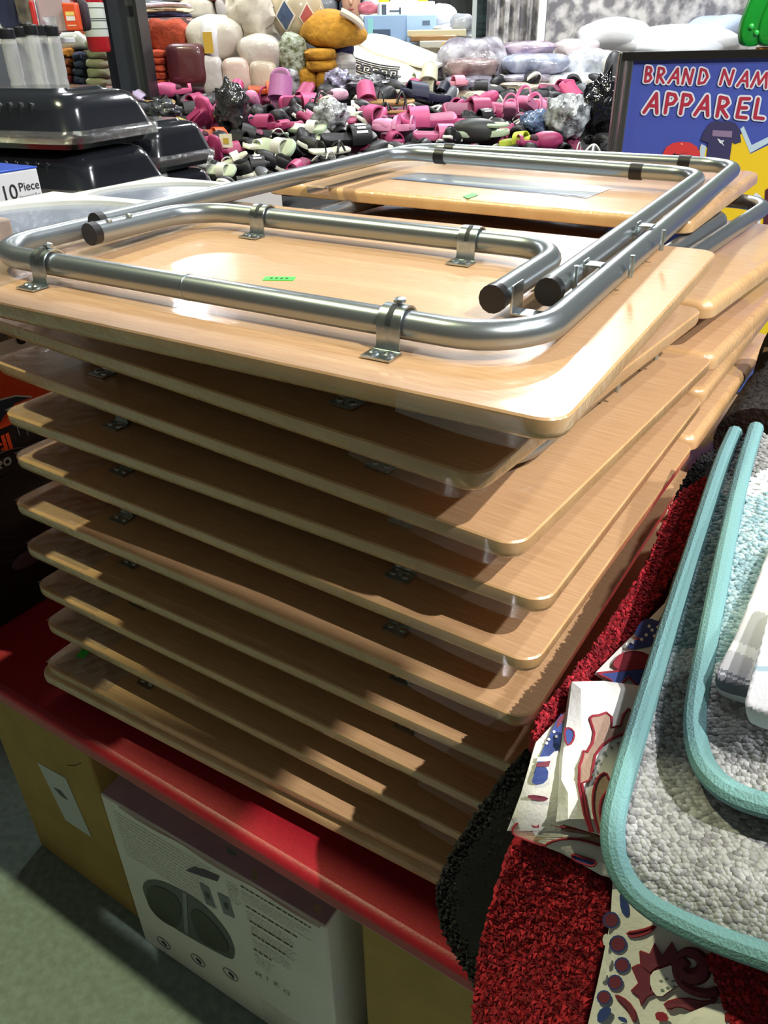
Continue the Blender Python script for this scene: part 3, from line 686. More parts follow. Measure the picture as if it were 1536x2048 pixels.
# printed cloth packets
CW, CT, CRD, CB, CGR = M((226, 226, 224), .8, bump=.08, bscale=400), M((158, 132, 116), .85, var=.15, scale=300, stretch=(6, 1, 1)), M((142, 34, 52), .8), M((48, 66, 128), .8), M((118, 132, 130), .8)
CMAT = [CW, CT, CRD, CB, CGR, M((30, 30, 34), .8), M((110, 44, 62), .8)]
def packet(name, label, outline, off, th, motifs, group='printed cloth packets', k=0):
    c = np.mean(outline, 0); t = thing(name, label, 'cloth', at(c[0], c[1], d=D0(*c)-off), group=group)
    sh = Sheet(outline, off, th, rnd=10, k=k); sh.mesh().build('folded_cloth', CW, t, world=True)
    mb = MB(); 
    for q, (pts, mi, rim, kk) in enumerate(motifs):
        P = chaikin(pts, kk) if kk else np.array(pts, float)
        cl = P
        if rim:
            pr = [sh.P(*p, extra=.0012) for p in np.r_[cl, cl[:1]]]; mb.tube(pr, rim, 5, mi=2, caps=False)
        tri = geometry.tessellate_polygon([[Vector((p[0], p[1], 0)) for p in cl]])
        mb.add([sh.P(*p, extra=.0006+.00012*q) for p in cl], [tuple(x) for x in tri], mi)
    if motifs: mb.build('printed_pattern', CMAT, t, smooth=0, world=True)
    return sh, t
def c4(L): return [(1000+x/2.866, 1050+y/2.866) for x, y in L]
def c3(L): return [(860+x/2.272, 1500+y/2.272) for x, y in L]
def dots(L, r, fn, mi): return [([(x+r*math.cos(a), y+r*math.sin(a)) for a in np.linspace(0, 6.28, 9)[:-1]], mi, 0, 0) for x, y in fn(L)]
packet('cloth_packet', 'printed cloth packet with blue teardrop and white dots, up between red and teal mats',
  [(1196, 1338), (1270, 1262), (1330, 1200), (1352, 1150), (1385, 1140), (1350, 1300), (1300, 1362), (1240, 1368)], .044, .006,
  [(c4([(800, 560), (850, 530), (930, 560), (940, 640), (870, 660), (760, 640)]), 3, 0, 1), (c4([(745, 665), (870, 640), (900, 690), (720, 720)]), 3, 0, 1), (c4([(770, 640), (850, 665), (850, 675), (765, 650)]), 2, 0, 0),
   (c4([(640, 800), (690, 740), (760, 722), (840, 735), (880, 780), (850, 815), (760, 830), (680, 830)]), 2, .0006, 1), (c4([(735, 800), (780, 765), (840, 765), (870, 790), (840, 812), (770, 820)]), 0, 0, 1), (c4([(755, 800), (790, 775), (845, 780), (860, 795), (800, 812)]), 3, 0, 1),
   (c4([(560, 850), (700, 835), (860, 815), (915, 800), (900, 900), (850, 890), (790, 925), (740, 870), (650, 950), (640, 890)]), 3, .0008, 0)]
  + dots(c4([]) , 1, lambda L: L, 0) + dots(None, 3.4, lambda L: c4([(872, 602), (838, 630), (885, 636), (812, 655), (730, 682), (760, 672), (855, 580), (905, 585)]), 0))
packet('cloth_packet', 'printed cloth packet with blue and red patches behind the tan-leaf packet', [(1128, 1422), (1165, 1400), (1168, 1560), (1120, 1668), (1010, 1668), (1040, 1590), (1075, 1480)], .044, .006,
  [(c4([(330, 1110), (360, 1070), (350, 1290), (300, 1300), (190, 1440), (200, 1400), (250, 1270), (290, 1190)]), 3, 0, 1), (c4([(330, 1110), (375, 1075), (360, 1130), (320, 1170)]), 6, 0, 1), (c4([(215, 1330), (300, 1325), (290, 1355), (210, 1355)]), 0, 0, 0), (c4([(210, 1365), (290, 1350), (280, 1385), (205, 1385)]), 6, 0, 0),
   (c4([(190, 1440), (215, 1385), (280, 1390), (270, 1480), (180, 1490)]), 3, 0, 1), (c3([(450, 200), (545, 215), (520, 236), (440, 220)]), 6, 0, 1)]
  + dots(None, 3.0, lambda L: c4([(310, 1185), (322, 1212), (280, 1228), (268, 1250), (262, 1205)]), 0))
LEAF = c4([(515, 1110), (530, 1095), (570, 1090), (610, 1075), (640, 1100), (640, 1160), (690, 1150), (705, 1090), (735, 1052), (790, 1100), (800, 1130), (780, 1165), (700, 1200), (640, 1225), (590, 1260), (545, 1320), (530, 1400), (522, 1461)])+c3([(690, 150), (718, 300), (740, 372), (728, 372), (700, 290), (676, 160), (680, 60)])+c4([(450, 1461), (452, 1390), (470, 1340), (480, 1295), (500, 1300), (530, 1250), (540, 1190), (528, 1150)])
LEAF2 = c3([(745, 170), (765, 120), (800, 100), (815, 140), (850, 150), (800, 190), (775, 230), (770, 300), (800, 385), (770, 385), (745, 300), (738, 230)])
packet('cloth_packet', 'white folded cloth packet printed with a tan leaf edged in red, beside the teal mat', [(1150, 1352), (1215, 1352), (1310, 1366), (1300, 1500), (1240, 1600), (1222, 1680), (1110, 1652), (1128, 1560)], .056, .010,
  [(LEAF, 1, .0008, 0), (LEAF2, 1, .0008, 1), ([(1128, 1458), (1140, 1455), (1150, 1466), (1145, 1485), (1132, 1492)], 3, .0006, 1)] + dots(None, 3.2, lambda L: c4([(740, 1238), (678, 1250), (640, 1275), (600, 1305), (568, 1352), (545, 1392), (535, 1430)]), 4) + dots(None, 2.6, lambda L: c3([(795, 12), (765, 50), (750, 85), (740, 112), (735, 140), (800, 240), (795, 270)]), 4))
packet('cloth_packet', 'lower fold of printed cloth with tan leaf above the bright red mat', [(1022, 1664), (1060, 1620), (1120, 1640), (1215, 1672), (1222, 1700), (1262, 1770), (1200, 1755), (1120, 1712), (1060, 1690)], .040, .006,
  [(c3([(375, 350), (430, 310), (490, 360), (498, 315), (560, 345), (700, 362), (800, 402), (790, 440), (700, 410), (620, 400), (540, 420), (520, 440), (440, 410), (375, 385)]), 1, .0007, 1), (c3([(480, 415), (540, 395), (620, 395), (660, 402), (580, 412), (530, 432)]), 0, 0, 1), (c3([(640, 470), (700, 490), (760, 510), (740, 530), (700, 520), (650, 500)]), 3, .0007, 1)])
SW = [(1255, 1915), (1270, 1895), (1305, 1900), (1295, 1880), (1330, 1905), (1345, 1880), (1350, 1915)]
spiral = [(1375+r*math.cos(a), 1935+r*.95*math.sin(a)) for a, r in [(a, 10+4.2*(a+1.2)) for a in np.linspace(-1.2, 5.4, 26)]]
sh, tt = packet('cloth_packet', 'white cloth packet with crimson swirl and scalloped flowers, bottom of the picture', [(1222, 1770), (1262, 1758), (1310, 1800), (1400, 1868), (1450, 1905), (1456, 1960), (1470, 2030), (1480, 2160), (1150, 2160), (1165, 2060), (1192, 1950), (1215, 1850)], .036, .008,
  [(c3([(860, 640), (890, 650), (910, 740), (895, 765), (865, 730)]), 3, 0, 1), (c3([(950, 690), (1000, 710), (1015, 770), (960, 745)]), 3, 0, 1), (c3([(890, 830), (960, 820), (1030, 795), (1010, 820), (960, 845), (910, 850)]), 6, .0006, 1)]
  + [([(x+r*math.cos(a), y+r*math.sin(a)) for a in np.linspace(0, 6.28, 13)[:-1]], m_, 0, 0) for x, y, r in ((1222, 1840, 17), (1236, 1888, 18), (1244, 1930, 16), (1230, 1965, 16), (1208, 1995, 15)) for m_, r in ((3, r), (6, r*.8))]
  + [([(x+7*math.cos(a), y+13*math.sin(a)) for a in np.linspace(0, 6.28, 9)[:-1]], 0, 0, 0) for x, y in ((1212, 1880), (1216, 1920), (1206, 1950))]
  + [(c3([(955, 915), (1000, 930), (1020, 880), (1055, 940), (1100, 875), (1130, 940), (1120, 1000), (1090, 965), (1060, 985), (1030, 985), (1000, 1010), (960, 980)]), 6, .0006, 0), (c3([(920, 990), (950, 975), (1000, 1015), (1000, 1090), (1030, 1100), (985, 1120), (960, 1160), (950, 1120), (915, 1095), (950, 1060)]), 6, .0006, 0),
     (c3([(1000, 1010), (1060, 990), (1100, 975), (1130, 1020), (1150, 1060), (1100, 1085), (1040, 1130), (1000, 1080)]), 0, .0005, 1)]
  + [([(x+4*math.cos(a), y+2.6*math.sin(a)) for a in np.linspace(0, 6.28, 9)[:-1]], 4, 0, 0) for x, y in c3([(1050, 1050), (1075, 1040), (1105, 1050), (1080, 1080), (1055, 1090), (1110, 1075)])]
  + [(c3([(760, 1190), (800, 1160), (830, 1180), (800, 1230), (760, 1245)]), 3, 0, 1), (c3([(860, 1230), (850, 1210), (890, 1215), (900, 1245)]), 3, 0, 1), (c3([(840, 1110), (900, 1140), (940, 1200), (930, 1245), (900, 1180), (850, 1130)]), 6, .0006, 1), (c3([(1060, 1150), (1150, 1125), (1260, 1150), (1310, 1120), (1280, 1160), (1200, 1190), (1130, 1160), (1080, 1180)]), 6, .0006, 1), (c3([(1020, 1190), (1070, 1190), (1090, 1230), (1030, 1235)]), 2, 0, 1)])
mb = MB()
pr = [sh.P(x, y, extra=.0012) for x, y in c3([(1165, 950), (1140, 985), (1160, 1020), (1200, 1035), (1240, 1015), (1250, 970), (1220, 930), (1170, 915), (1125, 940), (1115, 1000), (1140, 1060), (1190, 1095), (1260, 1110), (1310, 1095)])]
pr = chaikin(pr, 2, closed=False); mb.tube(pr, [.0042*(.45+.55*math.sin(math.pi*min(1, (i+6)/(len(pr)*.7)))) if i < len(pr)*.6 else .0026 for i in range(len(pr))], 6)
vs = mb.v[0]; mb.build('printed_swirl', CMAT[6], tt, world=True)
packet('cloth_packet', 'plain white folded cloth corner at the very bottom edge beside the red mat', [(1340, 2040), (1440, 2000), (1470, 2030), (1490, 2160), (1300, 2160)], .048, .006, [], k=1)
# teal edged grey mats
PIPE = M((112, 158, 162), .75, bump=.25, bscale=700)
LM = [M((150, 152, 155), .9), M((168, 170, 173), .9), M((128, 128, 132), .9), M((146, 174, 184), .9), M((170, 194, 202), .9), M((214, 222, 228), .9), M((128, 160, 172), .9)]
def tealpick(x0):
    def f(p, g):
        w = 26*math.sin(p[0]*.03+1)
        if p[1] < 985+w*.3: return int(g.choice([0, 2, 2])) if p[1] < 940+w*.5 else 5
        if p[1] < 1325+w: return int(g.choice([3, 4, 4, 6])) if math.sin(p[0]*.035+p[1]*.021)+math.sin(p[1]*.033-p[0]*.02) < .9 else int(g.choice([3, 6]))
        if p[1] < 1375+w: return 5
        return int(g.choice([0, 1, 1, 2]))
    return f
def sculpt(p): return .55 if math.sin(p[0]*.021+p[1]*.014+1.3)+math.sin(p[1]*.019-p[0]*.016) > .75 else 1.0
def teal(label, left, off, seed):
    outline = left+[(2050, 2080), (2050, 850)]
    t = thing('bath_mat', label, 'bath mat', at(1350, 1500, d=D0(1350, 1500)-off), group='bath mats in the heap')
    sh = Sheet(outline, off, .013, rnd=14, k=0); sh.mesh().build('backing', LM[2], t, world=True)
    m = MB(); L = chaikin(left, 3, closed=False); m.tube([sh.P(x, y, extra=.001) for x, y in L], .0064, 10); m.build('piping', PIPE, t, world=True)
    loops(sh, sh.scatter(9.0, jitter=.26, margin=13, seed=seed), .0021, seed+1, LM, 'chenille_pile', t, tealpick(0), sculpt); return sh
s1 = teal('grey and pale blue chenille bath mat with thick teal piping, nearer of the two', [(1470, 864), (1444, 920), (1400, 1060), (1345, 1230), (1290, 1410), (1245, 1560), (1223, 1645), (1228, 1715), (1254, 1770), (1305, 1817), (1375, 1852), (1450, 1885), (1536, 1914), (1650, 1955)], .078, 21)
s2 = teal('grey and pale blue chenille bath mat with teal piping, on top at the right edge', [(1512, 856), (1480, 960), (1445, 1130), (1415, 1290), (1393, 1400), (1389, 1470), (1404, 1530), (1440, 1573), (1490, 1600), (1560, 1618), (1660, 1640)], .098, 31)
# folded towels on the top mat
TW, TG = M((236, 238, 242), .8, bump=.05, bscale=500), M((196, 197, 204), .8)
TMAT = [TW, TG, M((176, 206, 218), .8), M((120, 124, 134), .8)]
def towel(label, outline, off, pick, th=.012):
    c = np.mean(outline, 0); t = thing('folded_towel', label, 'towel', at(c[0], c[1], d=D0(*c)-off), group='folded towels on the mats')
    sh = Sheet(outline, off, th, rnd=9, k=1, step=5); sh.mesh(pick=pick).build('cloth', TMAT, t, world=True); return t
def plaid(x, y):
    u = ((x-1430)*.375-(y-1350)*.927)/290; v = ((x-1430)*.927+(y-1350)*.375)/100
    if u < .02 or .035 < u < .055: return 3
    return 0 if (.20 < u < .27 or .52 < u < .58 or .8 < u < .86 or .62 < v < .72) else 1
towel('grey and white plaid folded towel on the teal-edged mat', [(1423, 1352), (1432, 1330), (1470, 1260), (1520, 1130), (1545, 1070), (1650, 1050), (1650, 1420), (1500, 1382), (1440, 1368)], .114, plaid)
towel('white folded towel with a pale blue stripe, nearest on the mats', [(1482, 1408), (1492, 1370), (1512, 1300), (1530, 1230), (1545, 1190), (1650, 1180), (1650, 1470), (1540, 1434), (1492, 1418)], .130, lambda x, y: 2 if 1330 < y-(x-1502)*.06 < 1340 else 0)
# hang tag and black plastic sleeve beside the red strip
t = thing('hang_tag', 'white card hang tag tucked under the teal piping', 'tag', at(1400, 1040, d=.60))
Sheet([(1416, 952), (1424, 955), (1436, 962), (1396, 1124), (1366, 1120), (1370, 1100), (1402, 1015)], .064, .0015, rnd=2, k=0).mesh().build('card', M((206, 204, 214), .6), t, world=True)
t = thing('plastic_sleeve', 'crumpled black plastic sleeve between the red strip and the teal piping', 'bag', at(1350, 1180, d=.60))
Sheet([(1420, 975), (1375, 1085), (1345, 1150), (1330, 1215), (1305, 1260), (1300, 1330), (1330, 1330), (1420, 1060)], .046, .004, rnd=8, k=1).mesh().build('sleeve', M((14, 14, 17), .15, bump=.6, bscale=60), t, world=True)
# dark patterned rug behind the mats
t = thing('rolled_rug', 'dark brown rolled rug with beige flecks at the right edge behind the mats', 'rug', at(1560, 840, d=.95))
m = MB(); c = at(1580, 810, d=.95); a_ = EY*.30+EX*.03; m.tube([c-a_*.4+EZ*(-.01), c+EZ*.005, c+a_, c+a_*2], [.05, .056, .056, .05], 20); m.build('rug_roll', M((52, 46, 44), .95, rgb2=(14, 13, 14), scale=28, bump=.8, bscale=120), t, world=True)
t = thing('patterned_cloth', 'black cloth with beige leaf pattern hanging at the right edge beside the back stack', 'cloth', at(1560, 780, d=.95))
dk = lambda x, y: .93+.00012*(y-700)
def leafy(x, y): return 1 if math.sin(x*.13+y*.05)+math.sin(y*.11-x*.07+1) > 1.25 else 0
Sheet([(1540, 684), (1522, 745), (1504, 820), (1494, 856), (1500, 900), (1680, 900), (1680, 640), (1560, 650)], 0, .02, rnd=10, k=1, step=6, dfn=dk).mesh(pick=leafy).build('cloth', [M((18, 18, 20), .9), M((176, 164, 140), .9)], t, world=True)
# ------------------------------------------------------------------ roaster pans, jars and oddments at the left
PANB = M((26, 28, 32), .22, coat=.6, crough=.06); PANL = M((30, 32, 38), .16, coat=.6, crough=.05, bump=.10, bscale=9); PANS = M((44, 42, 38), .10, coat=1.0, crough=.05, bump=.25, bscale=14)
def pan_set(label, c, R, L, Wd, h, group):
    t = thing('roaster_pan', label, 'roasting pan', c, R, group)
    def rr(l, w, r): return rrect(-l/2, l/2, -w/2, w/2, r, 4)
    Z = lambda p, z: np.c_[np.array(p), np.full(len(p), z)]
    m = MB(); m.loops([Z(rr(L*.86, Wd*.84, .03), 0), Z(rr(L*.92, Wd*.91, .035), h*.20), Z(rr(L*1.0, Wd, .04), h*.215), Z(rr(L*1.0, Wd, .04), h*.26)]); m.build('pan', PANB, t, smooth=25)
    m = MB(); m.loops([Z(rr(L*.985, Wd*.98, .04), h*.262), Z(rr(L*.955, Wd*.94, .045), h*.33), Z(rr(L*.90, Wd*.86, .05), h*.66), Z(rr(L*.84, Wd*.78, .05), h*.86), Z(rr(L*.74, Wd*.66, .045), h*.93), Z(rr(L*.60, Wd*.52, .03), h*.945), Z(rr(L*.57, Wd*.48, .03), h*1.0)]); m.build('lid', PANL, t, smooth=40)
    m = MB(); m.loops([Z(rr(L*1.012, Wd*1.015, .045), h*.12), Z(rr(L*1.02, Wd*1.02, .045), h*.26), Z(rr(L*1.005, Wd*1.0, .045), h*.34)], cap0=False, cap1=False); m.build('shrink_film', film_mat(.03, .16, .10), t, smooth=60)
    for i in range(8):
        m = MB(); m.box((-L*.33+i*L*.075, -Wd*.418, h*.60), (L*.035, .012, h*.40), rotm(rx=-.16)); m.build('rib', PANL, t, bevel=.004)
    return t
def pan_stack(px, py, Y, zt, n, L, Wd, h, yaw, labels, group):
    x = at(px, py, y=Y)[0]; R = rotm(rz=yaw)
    for i in range(n): pan_set(labels[i], V3(x+.012*math.sin(i*2.3), Y+.01*math.cos(i*1.7), zt-(i+1)*h+.0), R, L, Wd, h*1.0, group)
pan_stack(95, 230, 1.98, 1.372, 5, .40, .30, .112, -.42, ['topmost black roaster pan in the left stack, lid gleaming under shrink film', 'second black roaster pan in the left stack, brownish wrapped side', 'third black roaster pan in the left stack, behind the blue-lidded box', 'fourth black roaster pan down in the left stack', 'lowest black roaster pan in the left stack'], 'black roaster pans in the left stack')
pan_stack(296, 300, 2.22, 1.285, 4, .26, .26, .110, -.5, ['topmost smaller black roaster pan, beside the taller pan stack', 'second smaller black roaster pan, just above the farther dish box', 'third smaller black roaster pan, behind the farther dish box', 'lowest smaller black roaster pan beside the taller stack'], 'smaller black roaster pans')
def block(name, label, cat, c, size, mat, part='top', yaw=0):
    t = thing(name, label, cat, (c[0], c[1], 0), rotm(rz=yaw)); m = MB(); m.box((0, 0, c[2]/2), (size[0], size[1], c[2])); m.build(part, mat, t, bevel=.005); return t
xl = at(95, 230, y=1.98)[0]
block('goods_plinth', 'dark plinth under the taller stack of roaster pans', 'plinth', (xl, 1.99, 1.372-5*.112), (.36, .26, 0), PANB, 'plinth_body', -.42) if False else None
for nm, lb, px, Y, ztop, sz, yw in (('plinth', 'dark plinth under the taller stack of roaster pans', 95, 1.98, 1.372-5*.112, (.34, .24), -.42), ('plinth', 'dark plinth under the smaller roaster pans', 296, 2.22, 1.285-4*.110, (.2, .2), -.5)):
    x = at(px, 230 if px < 200 else 300, y=Y)[0]; t = thing(nm, lb, 'plinth', (x, Y, 0), rotm(rz=yw)); zb = TZ if (Y < 2.3) else 0
    t.location.z = zb; m = MB(); m.box((0, 0, (ztop-zb)/2), (sz[0], sz[1], ztop-zb)); m.build('plinth_body', M((38, 36, 36), .7), t)
# counter with jars
CNT = M((70, 62, 60), .7)
def counter(name, label, x0, x1, y0, y1, z, mat=CNT):
    t = thing(name, label, 'table', ((x0+x1)/2, (y0+y1)/2, 0)); w, d = x1-x0, y1-y0
    m = MB(); m.box((0, 0, z-.02), (w, d, .04)); m.build('tabletop', mat, t, bevel=.004)
    for sx in (-1, 1):
        for sy in (-1, 1):
            m = MB(); m.box((sx*(w/2-.04), sy*(d/2-.04), (z-.04)/2), (.05, .05, z-.04)); m.build('leg', mat, t)
    return t
counter('jar_counter', 'dark counter behind the roaster pans, carrying the clear jars', -2.3, -1.02, 3.15, 3.55, 1.20)
JAR = film_mat(.34, .16, .06); LIDK = M((30, 32, 38), .4)
for i, (px, pt, pb, w) in enumerate(((14, 70, 165, 25), (40, 66, 163, 24), (62, 62, 162, 22), (84, 63, 161, 22), (104, 64, 168, 22), (52, 58, 150, 20))):
    Y = 3.25+(.07 if i % 2 else 0)+(.1 if i == 5 else 0); a = at(px, pt, y=Y); k = a[1]/.854/F*.86; r = w*k/2; h = a[2]-1.20
    t = thing('clear_jar', ['clear plastic jar with black lid, leftmost at the left edge', 'second clear plastic jar from the left, black lid', 'third clear plastic jar from the left, black lid', 'second clear plastic jar from the right, black lid', 'rightmost clear plastic jar with black lid, beside the folded blankets', 'clear plastic jar with black lid standing behind the others'][i], 'jar', (a[0], Y, 1.20), group='clear jars with black lids')
    m = MB(); m.lathe([(r*.9, 0), (r, .01), (r, h*.45), (r*.9, h*.5), (r, h*.55), (r, h*.93), (r*.8, h*.97), (r*.8, h)], 16); m.build('jar_body', JAR, t)
    m = MB(); m.lathe([(r*1.0, h-.012), (r*1.04, h-.010), (r*1.04, h+.016), (r*.9, h+.02)], 16); m.build('lid', LIDK, t)
def krect(x0, y0, x1, y1, Y):
    c = at((x0+x1)/2, (y0+y1)/2, y=Y); dep = (c-EYE) @ FW; k = dep/F; return c, (x1-x0)*k, (y1-y0)*k
def bundle(name, label, cat, rect, Y, mat, d=None, e=3.0, lump=.06, freq=3, part='cloth', rot=None, group=None, seed=None, film=None):
    c, w, h = krect(*rect, Y); d = d or w*.8; sd = seed if seed is not None else abs(int(rect[0]*7+rect[1]*13+5000))
    t = thing(name, label, cat, (c[0], c[1]+d*.25, c[2]-h/2), None if rot is None else rotm(*rot), group)
    m = MB(); m.blob((0, 0, h/2), (w/2, d/2, h/2), e, lump, freq, 26, 14, seed=sd); m.build(part, mat, t, smooth=60); return t
def carton(name, label, rect, Y, mat, d=None, yaw=0.0, cat='box', part='carton', group=None):
    c, w, h = krect(*rect, Y); d = d or w*.7; t = thing(name, label, cat, (c[0], c[1]+d/2, c[2]-h/2), rotm(rz=yaw), group)
    m = MB(); m.box((0, 0, h/2), (w, d, h)); m.build(part, mat, t, bevel=.006); return t
# upper shelf with oddments behind the jars
t = thing('oddment_shelf', 'shelf behind the jars holding bags and tubs in the top left corner', 'shelf', (-1.92, 3.85, 0))
m = MB(); m.box((0, 0, 1.462), (1.2, .40, .02)); m.build('shelf_board', M((196, 196, 198), .6), t, bevel=.003)
for sx in (-.56, .52):
    m = MB(); m.box((sx, .15, .726), (.04, .04, 1.452)); m.build('post', M((90, 92, 96), .5), t)
def stand(name, label, cat, rect, Y, mat, kind='blob', **k):
    x0, y0, x1, y1 = rect; yb = 62; return bundle(name, label, cat, rect, Y, mat, **k) if kind == 'blob' else carton(name, label, rect, Y, mat, **k)
stand('navy_bag', 'dark navy bag in the very top left corner', 'bag', (-10, -40, 34, 58), 3.85, M((30, 36, 66), .6), lump=.1)
stand('dark_bag', 'black and beige bag between the navy bag and the pink tub', 'bag', (32, -20, 66, 58), 3.80, M((150, 138, 120), .6, rgb2=(22, 24, 32), scale=9), lump=.1)
carton('red_box', 'thin red box standing beside the pink tub', (62, 6, 72, 58), 3.78, M((190, 44, 44), .5))
carton('plastic_tub', 'translucent pinkish plastic tub on the shelf', (72, -20, 130, 58), 3.84, M((186, 168, 176), .3, coat=.5), cat='tub', part='tub')
c, w, h = krect(84, 22, 120, 58, 3.70); t = thing('glass_pitcher', 'small clear glass vase in front of the pink tub', 'vase', (c[0], c[1], 1.472))
m = MB(); m.lathe([(w*.18, 0), (w*.2, .01), (w*.14, h*.35), (w*.5, h*.98), (w*.47, h*.98), (w*.12, h*.4)], 14); m.build('vase_body', film_mat(.25, .3, .05), t)
t = carton('orange_packet', 'orange packet with white and yellow print on the shelf', (127, 10, 155, 58), 3.78, M((226, 84, 40), .5), d=.05, cat='packet', part='packet')
c, w, h = krect(127, 10, 155, 58, 3.78)
for z, hh, cc in ((.62, .14, (244, 214, 120)), (.45, .16, (238, 232, 226)), (.2, .05, (238, 200, 170))):
    m = MB(); m.box((0, -.026, h*z), (w*.62, .001, h*hh)); m.build('print_band', M(cc, .6), t)
stand('dark_pouch', 'dark purple pouch beside the fire extinguisher', 'bag', (154, 4, 178, 58), 3.84, M((46, 36, 50), .6), lump=.05)
# ------------------------------------------------------------------ steel column and extinguisher
p0 = at(252, 100, y=4.55); kk = ((p0-EYE) @ FW)/F
t = struct(MB().box((p0[0], 4.62, 2.6), (62*kk, .03, 5.2)).box((p0[0]-33*kk, 4.62, 2.6), (.018, .2, 5.2), mi=1).box((p0[0]+33*kk, 4.62, 2.6), (.018, .2, 5.2), mi=1).build('column', [M((66, 74, 78), .5), M((18, 20, 24), .5)], smooth=0))
p1 = at(198, 104, y=4.38); k1 = ((p1-EYE) @ FW)/F; r1 = 22*k1
t = thing('fire_extinguisher', 'red fire extinguisher with white instruction label hung on the dark column', 'fire extinguisher', (p1[0], 4.40, p1[2]))
m = MB(); m.lathe([(r1*.9, 0), (r1, .012), (r1, .44), (r1*.9, .48), (r1*.45, .53), (r1*.3, .55)], 24); m.build('cylinder', M((176, 24, 34), .3, coat=.5), t)
zl0, zl1 = 26*k1, 82*k1
m = MB(); m.lathe([(r1*1.005, zl0), (r1*1.012, zl0+.002), (r1*1.012, zl1), (r1*1.005, zl1+.002)], 24); lb = m.build('label', M((198, 206, 200), .5), t)
m = MB()
for z in (.22, .46, .52, .84): m.lathe([(r1*1.014, zl0+(zl1-zl0)*z), (r1*1.016, zl0+(zl1-zl0)*z+.001), (r1*1.016, zl0+(zl1-zl0)*z+.003), (r1*1.014, zl0+(zl1-zl0)*z+.004)], 24)
m.build('label_line', M((60, 70, 66), .6), lb)
m = MB(); m.box((0, -.01, .57), (.02, .03, .05)); m.box((0, -.05, .60), (.018, .12, .012)); m.build('valve', M((30, 30, 34), .5), t)
m = MB(); m.box((r1*.75, r1*.7, .35), (r1*2.2, .014, .03)); m.build('wall_bracket', M((30, 32, 36), .5), t)
# ------------------------------------------------------------------ bedding table and everything on it
counter('bedding_table', 'long table at the back piled with blankets, throws and wrapped bedding', -2.6, 2.9, 4.78, 6.5, 1.115, M((120, 116, 110), .7))
SHINY = dict(coat=.9, crough=.12, bump=.7, bscale=16)
def folded(label, rect, Y, n, cols, d=.3, group=None, name='folded_blanket', ords=None):
    x0, y0, x1, y1 = rect; hh = (y1-y0)/n; nm = ['topmost', 'second', 'third', 'fourth', 'fifth', 'sixth', 'seventh']
    for i in range(n):
        j = (i*3) % 5-2
        bundle(name, f'{nm[i]} {label}' if n > 1 else label, 'blanket', (x0+j*.8, y0+i*hh, x1+j*.6, y0+(i+1)*hh+1), Y, cols[i % len(cols)], d=d, e=3.6, lump=.05, freq=4, group=group, part='cloth')
TEX = dict(bump=.9, bscale=30)
folded('folded throw in the orange and gold pile left of the sage throws', (126, 96, 152, 166), 4.98, 4, [M((196, 130, 50), .9, rgb2=(110, 60, 34), scale=24, **TEX), M((176, 96, 40), .9, rgb2=(70, 60, 66), scale=30, **TEX), M((150, 78, 46), .9, **TEX), M((110, 36, 44), .9, **TEX)], group='orange and gold folded throws')
folded('folded navy throw between the gold pile and the sage throws', (150, 104, 176, 182), 4.97, 5, [M((50, 58, 84), .9, **TEX), M((64, 74, 104), .9, **TEX)], group='navy folded throws')
folded('folded sage green throw left of the dark column', (174, 78, 222, 192), 4.93, 6, [M((176, 178, 150), .9, **TEX), M((160, 164, 136), .9, **TEX)], group='sage green folded throws')
bundle('white_bag', 'white plastic bag lying on the folded throws under the orange packet', 'bag', (112, 64, 178, 100), 5.0, M((232, 234, 238), .4, coat=.6, bump=.4, bscale=30), lump=.12)
bundle('orange_cloth', 'orange and pink cloth bundle on the white bag', 'cloth', (140, 54, 182, 70), 5.02, M((232, 130, 92), .8, rgb2=(214, 90, 130), scale=8), lump=.1)
RUST = M((168, 66, 34), .9, var=.2, scale=20, **TEX)
folded('folded rust orange blanket right of the column', (288, 100, 334, 172), 4.95, 5, [RUST], group='rust orange folded blankets')
bundle('rust_blanket', 'rumpled rust orange blanket slumped on top of the folded ones', 'blanket', (296, 44, 374, 108), 5.0, RUST, lump=.16, freq=4)
bundle('wrapped_blanket', 'maroon blanket in a clear glossy package', 'blanket', (334, 92, 414, 170), 4.92, M((86, 34, 38), .5, coat=1, crough=.1, bump=.2, bscale=14), e=5, lump=.02)
folded('folded sheet set in the pale stack above the rust blanket', (268, 6, 372, 44), 5.25, 4, [M((206, 190, 196), .8, **TEX), M((222, 206, 166), .8, **TEX), M((44, 46, 80), .8, **TEX), M((196, 158, 152), .8, **TEX)], d=.4, group='pale folded sheets', name='folded_sheet')
bundle('cream_blanket', 'small cream folded blanket tucked between the column and the rust blanket', 'blanket', (272, 44, 308, 98), 5.08, M((186, 174, 160), .9, **TEX), e=4)
CREAM = M((206, 198, 184), .8, var=.06, scale=10, bump=.8, bscale=14)
t = bundle('comforter', 'cream bundled comforter with a white band and gold label', 'comforter', (371, 36, 484, 116), 5.0, M((208, 202, 190), .7, coat=.6, crough=.2, bump=.7, bscale=13), e=2.6, lump=.05)
c, w, h = krect(402, 50, 446, 116, 5.0); k = w/44
m = MB(); m.blob((-.1*w, -.02, 40*k), (w*.5, 113*k*.42, 41*k), 2.6, .03); bnd = m.build('white_band', M((234, 236, 240), .6, coat=.3), t)
m = MB(); m.box((-.1*w-2*k, -113*k*.42-.02, 32*k), (18*k, .004, 36*k)); m.build('gold_label', M((204, 166, 60), .6), t)
bundle('wrapped_cushion', 'cream cushion in a clear bag with a twisted neck, under the puffy comforter', 'cushion', (478, 72, 566, 142), 4.95, M((204, 196, 188), .5, coat=.8, crough=.15, bump=.8, bscale=14), e=2.3, lump=.08)
